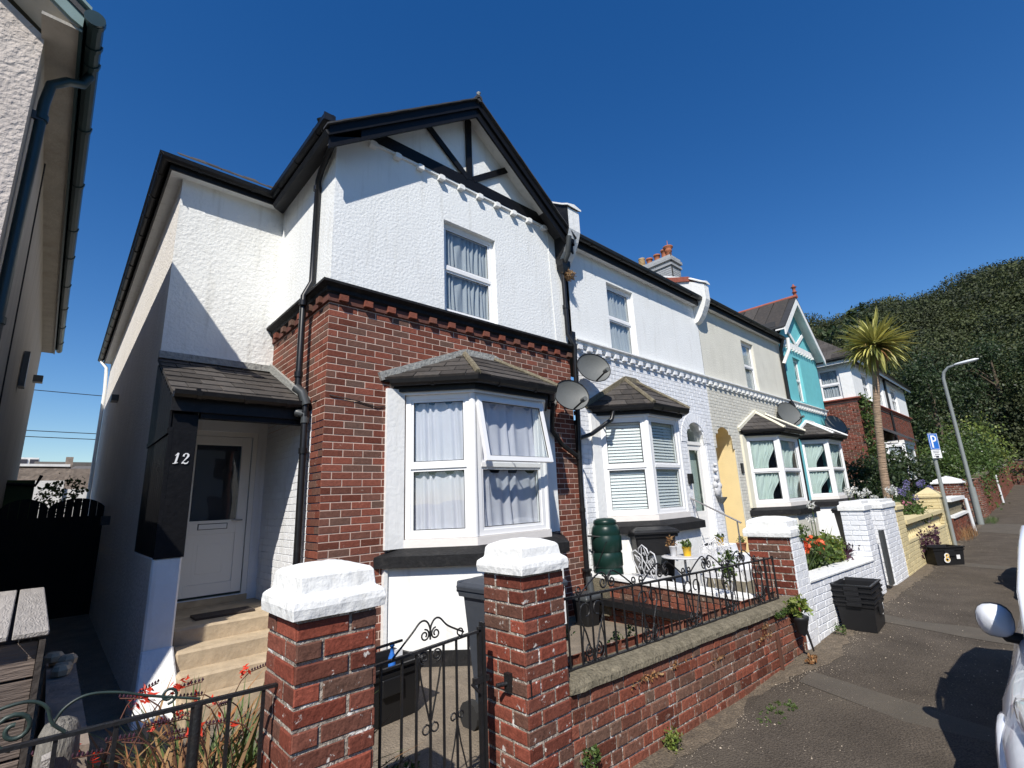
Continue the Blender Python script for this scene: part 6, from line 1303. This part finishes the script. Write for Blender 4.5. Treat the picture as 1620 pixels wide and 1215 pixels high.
# ================================================================ CARS
def car(x0, yside, zg, body, label, L_=4.0, w_=1.72, h=1.50):
    T_ = thing('parked_car',(x0+L_/2,yside-w_/2,zg),label,'car','cars parked along the kerb'); cy = yside-w_/2
    def ring(x,hw,zb,zt,p=3.2,n=24): 
        zc,hh = (zb+zt)/2,(zt-zb)/2; out = []
        for k in range(n):
            a = 2*math.pi*k/n; c,s = math.cos(a),math.sin(a); out.append((x,cy+hw*math.copysign(abs(c)**(2/p),c),zg+zc+hh*math.copysign(abs(s)**(2/p),s)))
        return out
    hw = w_/2
    st = [(0.0,.50,.42,.60),(.05,.66,.30,.68),(.20,.82,.24,.76),(.5,.865,.22,.84),(.9,.87,.22,.93),(1.15,.85,.22,.98),(2.2,.86,.22,.98),(3.2,.86,.22,.99),(3.7,.83,.25,.98),(3.93,.74,.32,.92),(4.0,.60,.42,.85)]
    MB().loft([ring(x0+x*L_/4,q*w_/1.72,a,b) for x,q,a,b in st]).build('body',body,T_)
    gh = [(.95,.64,.88,.97),(1.3,.685,.88,1.20),(1.75,.665,.88,1.42),(2.2,.65,.88,1.49),(2.9,.64,.88,1.48),(3.4,.62,.88,1.40),(3.75,.60,.88,1.15),(3.88,.58,.88,.96)]
    MB().loft([ring(x0+x*L_/4,q*w_/1.72+.05,a,b,3.6) for x,q,a,b in gh]).build('glasshouse','car_glass',T_)
    MB().loft([ring(x0+x*L_/4,q,a,b,3.0) for x,q,a,b in ((1.72,.64,1.36,1.44),(1.9,.66,1.36,1.485),(2.5,.66,1.36,1.51),(3.1,.64,1.36,1.49),(3.5,.60,1.34,1.42))]).build('roof',body,T_)
    for s in (-1,1):
        yy = cy+s*(hw*.83)
        MB().tube([(x0+.95*L_/4,cy+s*.70,zg+.955),(x0+1.3*L_/4,cy+s*.70,zg+1.19),(x0+1.75*L_/4,cy+s*.665,zg+1.41),(x0+2.2*L_/4,cy+s*.655,zg+1.475)],.022,6).build('pillar',body,T_,fixn=False)
        MB().tube([(x0+2.35,cy+s*.69,zg+.97),(x0+2.4,cy+s*.66,zg+1.44)],.03,6).build('pillar','car_trim',T_,fixn=False)
        mz = zg+.97; mx = x0+1.68; my = cy+s*(hw-.07)
        MB().tube([(mx+.06,cy+s*.76,zg+.84),(mx+.03,my+s*.05,zg+.855),(mx+.02,my+s*.07,zg+.89)],.034,8).build('mirror_arm','car_trim',T_,fixn=False)
        def er(t,q,dz=0): return [(mx+t,my+s*.09+.088*q*math.copysign(abs(math.cos(a))**.8,math.cos(a)),mz-.02+dz+.098*q*math.copysign(abs(math.sin(a))**.8,math.sin(a))) for a in [2*math.pi*k/16 for k in range(16)]]
        MB().loft([er(-.085,.15),er(-.075,.55),er(-.045,.86),er(-.015,.98),er(-.005,1.0)]).build('mirror_shell',body,T_); MB().loft([er(-.005,1.02),er(.045,1.0),er(.07,.85)]).build('mirror_back','car_trim',T_)
        MB().loft([[(x0+.42+q*math.cos(t)*.30,cy+s*(.66+k*.010+.06*q*math.cos(t)),zg+.735+.075*q*math.sin(t)+.05*q*math.cos(t)) for t in [2*math.pi*j/18 for j in range(18)]] for k,q in ((0,1.0),(7,.95),(9,.75),(10,.4))]).build('headlight','headlamp',T_)
        for wx in (.72,3.25):
            o = MB().tube([(x0+wx,cy+s*(hw-.20),zg+.30),(x0+wx,cy+s*(hw+.005),zg+.30)],.30,24,smooth=False).build('wheel','tyre',T_); MB().tube([(x0+wx,cy+s*(hw-.02),zg+.30),(x0+wx,cy+s*(hw+.012),zg+.30)],.19,18,smooth=False).build('rim','lamp_grey',o)
            MB().tube([(x0+wx+.36*math.cos(a),cy+s*(hw-.022),zg+.30+.37*math.sin(a)) for a in [math.pi*k/12 for k in range(13)]],.04,8).build('arch_trim',body,T_,fixn=False)
    MB().loft([ring(x0+x,q,a,b,4) for x,q,a,b in ((-.03,.55,.26,.44),(.06,.74,.24,.46),(.22,.81,.24,.44))]).build('bumper',body,T_); MB().box(x0-.04,x0-.02,cy-.45,cy+.45,zg+.30,zg+.40).build('grille','car_trim',T_)
    MB().box(x0-.06,x0-.045,cy-.26,cy+.26,zg+.44,zg+.55).build('number_plate','sign_white',T_)
    return T_
car(2.80,.40,gz(4.5)-.11,'car_white','white hatchback parked at the right edge with its rounded door mirror over the pavement')
car(9.3,.36,gz(10)-.11,'car_dark','dark car parked behind the white hatchback, only its mirror and shadow showing')
# ================================================================ VEGETATION
# cordyline palm
PT = thing('cordyline_palm',(18.0,3.38,-1.6),'tall spiky cordyline palm with yellow-green striped leaves on a single bare trunk','palm tree')
MB().tube([(18.0,3.38,-1.6),(18.0,3.32,.4),(18.0,3.15,2.2),(18.0,2.88,4.0)],.15,12,rs=[.135,.105,.095,.09]).build('trunk','palm_trunk',PT,fixn=False)
lm = []
for s in range(6):
    mb = MB(); vs = []; th = 0; p = Vector((0,0,0)); cv = [.05,.15,.35,.55,.9,1.3][s]
    for k in range(6):
        t = k/5; wd = .044*(.55+.6*math.sin(t*2.6))*(1-t)**.35 if k<5 else .002; vs += [p+Vector((0,-wd,wd*.5)),p,p+Vector((0,wd,wd*.5))]; th += cv/5*t*1.6; p = p+Vector((math.cos(th),0,-math.sin(th)))*.2
    mb.add(vs,[(3*k+j,3*k+j+1,3*k+j+4,3*k+j+3) for k in range(5) for j in range(2)],False); lm.append(mb.mesh('leaf','palm_leaf'))
cp_ = Vector((18.0,2.86,4.15)); rd = random.Random(12)
for i in range(298):
    z = rd.uniform(-.92,1.0); a = rd.uniform(0,6.283); q = math.sqrt(1-z*z); d = Vector((q*math.cos(a),q*math.sin(a),z)); s = rd.uniform(.78,1.14)*(1 if z>-.3 else .95)
    xax = d; yax = Vector((0,0,1)).cross(d).normalized(); zax = xax.cross(yax)
    m_ = Matrix(((xax.x,yax.x,zax.x,0),(xax.y,yax.y,zax.y,0),(xax.z,yax.z,zax.z,0),(0,0,0,1)))
    o = bpy.data.objects.new('leaf', lm[rd.choice([0,1,2,3]) if z>-.2 else rd.choice([2,3,4,5])]); link(o, PT, Matrix.Translation(cp_+d*.08)@m_@Matrix.Scale(s,4))
blades(lambda r_: (18.0+r_.uniform(-.05,.05),2.9+r_.uniform(-.05,.05),3.95),70,1.0,.06,33,spread=2.6,curve=2.2,segs=5).build('dead_leaves','leaf_dry',PT,fixn=False)
for k in range(26):
    z = 3.6-k*.2; MB().tube([(18.0,3.35-(z+1.6)*.083 if z>.5 else 3.36,z),(18.0,3.35-(z+1.6)*.083 if z>.5 else 3.36,z+.03)],.150 if z>1 else .165,12,smooth=False).build('trunk_ring','bark',PT,fixn=False) if False else None
# the wooded hill: terrain, and leaf canopy in billows
def hz(x,y):
    e = np.interp(x,[34,55,60,66,78,95,125,170],[-4,-2.5,3,10,18,26,33,35]); side = np.interp(y,[-60,-30,-5,3,10,16,24,34,60],[1.0,1.0,1.03,1.0,.95,.95,1.0,.9,.6])
    return e*side+.9*np.sin(x*.31+y*.17)+.8*np.sin(y*.43-x*.11)
hx_ = np.linspace(34,170,40); hy_ = np.linspace(-60,60,40); mb = MB()
mb.add([(x,y,float(hz(x,y))-2.0) for x in hx_ for y in hy_],[(i*40+j,(i+1)*40+j,(i+1)*40+j+1,i*40+j+1) for i in range(39) for j in range(39)],True); mb.build('hill','hill_ground',kind='structure')
g = np.random.default_rng(5)
# billows: tree crowns spread over the slope
cx = g.uniform(57.5,104,1350); cy = g.uniform(-14,30,1350)
ang = cy/cx; keep = (ang>-.12)&(ang<.30); cx,cy = cx[keep],cy[keep]
cz = hz(cx,cy)-1.0+g.uniform(-1.3,1.3,len(cx)); R = g.uniform(1.3,3.7,len(cx))
allv = [];allv2 = []
for i in range(len(cx)):
    n = int(210*R[i]**1.5); d = g.normal(size=(n,3)); d[:,2] = np.abs(d[:,2])*1.1-.25; d /= np.linalg.norm(d,axis=1)[:,None]
    rr = R[i]*(.75+.3*g.random(n)); lob = 1+.22*np.sin(d[:,0]*5+i)*np.sin(d[:,1]*6+i*2)*np.cos(d[:,2]*5+i)
    c = np.array([cx[i],cy[i],cz[i]])+d*(rr*lob)[:,None]*np.array([1,1,1.05])
    (allv if (i%3) else allv2).append(leafmesh(c,.27,seed=i,aspect=.6,normals=d))
leafobj('woodland_canopy',np.concatenate(allv),'leaf_hill',kind='stuff'); leafobj('woodland_canopy',np.concatenate(allv2),'leaf_hill_shaded',kind='stuff')
# a few single trees rising above the roofs behind the palm
def tree(name,base,h,cw,label,m='leaf_dark',seed=1,n=2600,ls=.22,lean=0,cr=.5,cat='tree',lobes=26):
    T_ = thing(name,base,label,cat); b = Vector(base); rd = random.Random(seed)
    MB().tube([b,b+Vector((lean*.3,0,h*.4)),b+Vector((lean,0,h*.85))],.1,8,rs=[.16*h/5,.11*h/5,.04]).build('trunk','bark',T_,fixn=False)
    br = MB()
    for k in range(7): a = rd.uniform(0,6.28); z = h*rd.uniform(.3,.75); p = b+Vector((lean*z/h,0,z)); br.tube([p,p+Vector((math.cos(a)*cw*.35,math.sin(a)*cw*.35,h*.12)),p+Vector((math.cos(a)*cw*.75,math.sin(a)*cw*.75,h*.15))],.03,5,rs=[.04*h/5,.03,.012])
    br.build('limb','bark',T_,fixn=False)
    c = clumps((b.x+lean*.6,b.y,b.z+h*.66),(cw,cw,h*.36),lobes,n//lobes,cr,seed); leafobj('crown',leafmesh(c,ls,seed=seed),m,T_); return T_
tree('conifer',(40,8.8,-1),13.2,.9,'slim dark tree top showing above the roofs left of the palm','leaf_dark',41,700,.34,cr=.28,lobes=22)
tree('conifer',(44,7.6,-1),16.0,1.0,'taller wispy tree top rising directly behind the palm','leaf_dark',42,600,.36,cr=.3,lobes=18)
tree('broadleaf_tree',(32,11.5,-1),9.2,1.6,'dark rounded tree behind the roof of the brick and white house','leaf_dark',43,2600,.26)
tree('broadleaf_tree',(38,3.9,-1.2),8.2,2.0,'dark bushy tree just right of the palm against the hill','leaf_dark',44,11000,.16,cr=.42)
tree('broadleaf_tree',(61,1.6,-.6),13.5,3.8,'large dark tree behind the street lamp','leaf_dark',45,16000,.22,cr=.7)
tree('broadleaf_tree',(60,-2.2,-.8),12,3.6,'dark tree at the right edge of the wooded slope','leaf_hill',46,14000,.18,cr=.5)
def bush(name,c,r_,label,m='leaf_mid',n=3000,ls=.10,seed=1,cat='shrub',nc=40,cr=.12,extra=None,group=None,core=True):
    T_ = thing(name,(c[0],c[1],c[2]-r_[2]),label,cat,group)
    leafobj('foliage',leafmesh(clumps(c,r_,nc,n//nc,cr,seed),ls,seed=seed),m,T_)
    if core:
        st = MB(); rd = random.Random(seed)
        for k in range(9): a = rd.uniform(0,6.28); st.tube([(c[0],c[1],c[2]-r_[2]),(c[0]+math.cos(a)*r_[0]*.4,c[1]+math.sin(a)*r_[1]*.4,c[2]),(c[0]+math.cos(a)*r_[0]*.7,c[1]+math.sin(a)*r_[1]*.7,c[2]+r_[2]*.5)],.015,4)
        st.build('stems','bark',T_,fixn=False)
    if extra:
        for (mm,nn,ss,zz) in extra:
            leafobj('blossom',leafmesh(clumps((c[0],c[1],c[2]+zz),tuple(q*1.02 for q in r_),nn//3,3,.03,seed+9),ss,seed=seed+9,aspect=.9),mm,T_)
    return T_
bush('shrub',(30.5,3.3,.15),(2.4,1.2,1.3),'big leafy evergreen shrub with small pale flowers near the lamp post','leaf_mid',13000,.12,51,nc=60,cr=.3,extra=[('petal_white',120,.11,0)])
bush('shrub',(36,3.2,.6),(3.0,1.3,1.5),'bright green bush with pale flowers right of the lamp post','leaf_mid',13000,.14,52,nc=60,cr=.34,extra=[('petal_white',90,.12,0)])
bush('shrub',(45,3.9,1.5),(5.0,1.9,1.9),'light green bushy shrub overhanging the far brick wall','leaf_light',11000,.17,53,nc=50,cr=.45)
bush('shrub',(24.6,4.0,-.1),(1.5,.9,1.3),'dark shrub under the bay of the brick and white house','leaf_dark',5200,.13,54,nc=40,cr=.22)
bush('shrub',(21.6,4.3,-.2),(1.3,.8,1.15),'dense dark bush between the turquoise house and the palm','leaf_dark',5200,.12,55,nc=40,cr=.2)
bush('hedge',(20.2,3.6,-.85),(1.9,.5,.55),'low clipped dark green hedge behind the palm trunk','leaf_dark',5000,.07,56,nc=60,cr=.12,cat='hedge')
v = leafmesh(clumps((23.3,4.45,1.9),(.35,.22,1.6),34,36,.10,57),.13,seed=57); tag(leafobj('climbing_plant',v,'leaf_mid'),'green climber growing up the corner of the orange-red brick house','climber')
# agapanthus and garden flowers behind the yellow wall
def agap(c, m, label, seed, n=7, h=.75, r=.085, grp='agapanthus heads behind the yellow wall'):
    T_ = thing('agapanthus',(c[0],c[1],c[2]),label,'flowers',grp); rd = random.Random(seed); st = MB(); pts = []
    for k in range(n):
        x,y = c[0]+rd.uniform(-.35,.35),c[1]+rd.uniform(-.2,.2); hh = h*rd.uniform(.8,1.1); st.tube([(x,y,c[2]),(x+rd.uniform(-.04,.04),y,c[2]+hh)],.008,4)
        g2 = np.random.default_rng(seed*10+k); d = g2.normal(size=(60,3)); d /= np.linalg.norm(d,axis=1)[:,None]; leafobj('flower_head',leafmesh(np.array([x,y,c[2]+hh])+d*r*(.6+.4*g2.random((60,1))),.045,seed=seed+k),m,T_)
    st.build('stem','leaf_mid',T_,fixn=False)
    blades(lambda rd_: (c[0]+rd_.uniform(-.3,.3),c[1]+rd_.uniform(-.15,.15),c[2]),60,h*.75,.035,seed).build('strap_leaves','leaf_mid',T_,fixn=False)
agap((12.9,2.88,-1.5),'petal_white','white agapanthus heads just left of the palm trunk',1,8,h=1.28)
agap((15.2,2.72,-1.5),'petal_white','white agapanthus heads just right of the palm trunk',2,5,h=1.34)
agap((16.6,2.7,-1.5),'petal_blue','mauve agapanthus between the palm and the sign post',3,5,h=1.36)
agap((19.2,2.65,-1.5),'petal_blue','deep blue agapanthus cluster behind the sign post',4,6,h=1.38)
agap((10.9,3.2,-1.6),'petal_white','single pale agapanthus in front of the cream and turquoise bays',5,2,h=1.2)
bush('flowering_plant',(14.9,2.45,-.75),(.7,.22,.25),'leafy pink flowering plant spilling over the balustrade','leaf_mid',1500,.09,61,nc=30,cr=.08,extra=[('petal_pink',50,.07,.1)],cat='flowers')
blades(lambda r_: (14.0+r_.uniform(-.2,.2),2.5,-.85),50,.5,.05,62).build('strap_leaved_plant','leaf_mid',fixn=False); tag(bpy.data.objects['strap_leaved_plant'],'strap leaved green plant above the pale balusters','plant')
v = leafmesh(np.stack([g.uniform(13.2,15.6,420),g.normal(2.09,.02,420),-1.25+g.normal(0,.12,420)],1),.07,seed=63); tag(leafobj('trailing_plant',v,'leaf_purple'),'dark reddish trailing plant hanging over the pale yellow wall','climber')
# flower bed behind the low white wall
bush('flowering_plant',(7.95,2.50,-.95),(.42,.16,.18),'dark green plant with orange-red flowers behind the low white wall','leaf_mid',1100,.075,64,nc=26,cr=.06,cat='flowers',core=False)
T_ = bpy.data.objects['flowering_plant.001']
for (x,y,z,s) in ((8.0,2.45,-.80,.11),(7.55,2.45,-.80,.06),(8.15,2.5,-.84,.07)):
    v = leafmesh(clumps((x,y,z),(s,s,s*.8),16,10,.02,int(x*100)),.06,seed=int(x*100),aspect=.8); leafobj('blossom',v,'petal_orange',T_)
blades(lambda r_: (7.55+r_.uniform(-.25,.25),2.5+r_.uniform(-.08,.08),-1.1),46,.38,.045,65).build('strap_leaves','leaf_mid',T_,fixn=False)
bush('shrub',(8.65,2.5,-.95),(.34,.16,.17),'yellow-green leafy shrub behind the low white wall','leaf_light',1300,.075,66,nc=26,cr=.05,core=False)
bush('shrub',(9.25,2.48,-1.0),(.36,.12,.10),'small purple leaved plant behind the low white wall','leaf_purple',420,.07,67,nc=20,cr=.05,core=False)
bush('shrub',(5.95,2.75,-.85),(.12,.12,.14),'sprig growing on the inner side of the white capped brick pier','leaf_mid',260,.05,68,nc=14,cr=.03,core=False)
bush('shrub',(7.4,2.62,-1.25),(.55,.18,.30),'bushy green plant behind the end of the iron railing','leaf_dark',1500,.06,69,nc=34,cr=.07,core=False)
v = leafmesh(clumps((6.40,2.07,-.52),(.05,.04,.09),10,14,.02,70),.04,seed=70); tag(leafobj('wall_sprig',v,'leaf_mid'),'green sprig growing from under the white cap of the brick pier','plant')
# crocosmia in the left bed
CR = thing('crocosmia',(.45,2.75,-1.62),'clump of crocosmia with red flowers and dry brown leaves behind the left railing','flowers')
bp_ = lambda r_: (r_.uniform(.14,.84),r_.uniform(2.38,3.3),-1.62)
blades(bp_,820,.86,.034,81,spread=.85,curve=1.9,segs=6).build('dry_leaves','leaf_dry',CR,fixn=False)
blades(lambda r_: (r_.uniform(.55,1.0),r_.uniform(2.6,3.3),-1.62),190,.84,.026,82,spread=.5,curve=1.0,segs=6).build('green_leaves','leaf_weed',CR,fixn=False)
blades(lambda r_: (r_.uniform(.2,.9),r_.uniform(2.33,2.5),-1.60),280,.84,.036,83,spread=.8,curve=2.0,segs=6).build('dry_leaves','leaf_dry',CR,fixn=False)
st = MB(); fl_pts = []; bud = MB(); rd = random.Random(6)
for k in range(21):
    x,y = rd.uniform(.25,.95),rd.uniform(2.5,3.2); a = rd.uniform(2.2,4.4) if k%3 else rd.uniform(0,6.28); h = rd.uniform(.80,1.12); L_ = rd.uniform(.12,.26); p = []
    for t in range(9):
        q = t/8; p.append(Vector((x+math.cos(a)*L_*q**2.2, y+math.sin(a)*L_*q**2.2*.6, -1.62+h*(q-.22*q**4))))
    d = (p[-1]-p[-2]).normalized(); e = p[-1]; p += [e+Vector((math.cos(a),math.sin(a)*.6,.15)).normalized()*.10]
    st.tube(p,.0028,4)
    for j in range(7): c = p[-1]-(p[-1]-p[-2])*(j/7)+Vector((0,0,.008)); bud.lathe([(.001,-.006),(.006,0),(.001,.010)],c,5)
    if k%3!=1:
        for j in range(rd.randint(1,4)): fl_pts.append(np.array(p[-2])+np.array([rd.uniform(-.05,.05),rd.uniform(-.03,.03),rd.uniform(-.02,.03)]))
st.build('flower_stems','stem_brown',CR,fixn=False); bud.build('seed_heads','leaf_purple',CR,fixn=False,kind='stuff')
g3 = np.random.default_rng(8); fc_ = np.repeat(np.array(fl_pts),7,axis=0); fc_ = fc_+g3.normal(size=fc_.shape)*.010
leafobj('flowers',leafmesh(fc_,.030,seed=84,aspect=.35),'petal_red',CR,kind='stuff')
# weeds in the garden of 12 and on the pavement edge
def weed(c,r_,n,ls,seed,label,m='leaf_weed',bl=0,bh=.2):
    o = leafobj('weed',leafmesh(clumps(c,r_,max(4,n//12),12,min(r_)*.35,seed),ls,seed=seed),m) if not bl else blades(lambda rr_: (c[0]+rr_.uniform(-r_[0],r_[0]),c[1]+rr_.uniform(-r_[1],r_[1]),c[2]),bl,bh,.008,seed).build('weed',m,fixn=False)
    return tag(o,label,'weed')
weed((1.32,2.75,-1.60),(.12,.14,.02),0,.03,91,'tuft of grass behind the garden gate','leaf_weed',90,.24)
weed((1.55,2.7,-1.54),(.14,.12,.08),420,.04,92,'broad leaved dark weed behind the gate bars','leaf_mid')
weed((1.72,2.95,-1.56),(.10,.10,.06),200,.035,93,'dry weed on the garden concrete behind the gate','leaf_mid')
weed((4.15,4.25,-1.54),(.07,.05,.07),130,.035,94,'yellow green weed at the foot of the black bay plinth','leaf_light')
weed((2.62,2.42,-.98),(.05,.04,.14),150,.025,95,'thin weed behind the near end of the wall railing','leaf_weed')
weed((3.35,2.45,-1.05),(.14,.05,.06),150,.03,96,'low weeds behind the railing over the wall','leaf_weed')
weed((3.25,2.05,-1.60),(.06,.04,.06),320,.022,97,'bright green weed at the base of the brick wall','leaf_light')
weed((4.35,1.80,-1.70),(.30,.11,.014),900,.018,98,'flat patch of green weed on the pavement beside the wall','leaf_weed')
weed((2.42,2.07,-1.46),(.08,.02,.08),380,.02,99,'small ivy on the brick wall next to the right gate pier','leaf_mid')
weed((6.9,2.0,-1.62),(.05,.04,.05),90,.03,100,'weed growing at the foot of the low white wall','leaf_weed')
weed((5.75,1.97,-1.67),(.12,.05,.02),160,.03,101,'dry weeds at the foot of the brick wall end','leaf_dry')
weed((19.2,1.9,-1.6),(1.1,.12,.1),0,.03,102,'dry grass along the foot of the wall by the sign post','leaf_dry',260,.38)
weed((25.6,1.8,-1.58),(.9,.15,.1),0,.03,103,'grass tuft round the base of the street lamp','leaf_weed',220,.3)
weed((.62,3.6,-1.52),(.18,.2,.06),260,.04,104,'green weed by the flared foot of the porch wall','leaf_weed')
rd = random.Random(77); vv_ = []
for k in range(9):
    x = rd.uniform(2.6,5.6); z = -1.105-.033*(x-2.32)-.0765*rd.randint(1,2); vv_.append(np.stack([np.random.default_rng(k).normal(x,.07,24),np.full(24,2.108)-np.random.default_rng(k).random(24)*.01,np.random.default_rng(k+50).normal(z,.012,24)],1))
leafobj('wall_weed',leafmesh(np.concatenate(vv_),.022,seed=3),'leaf_dry',kind='stuff')
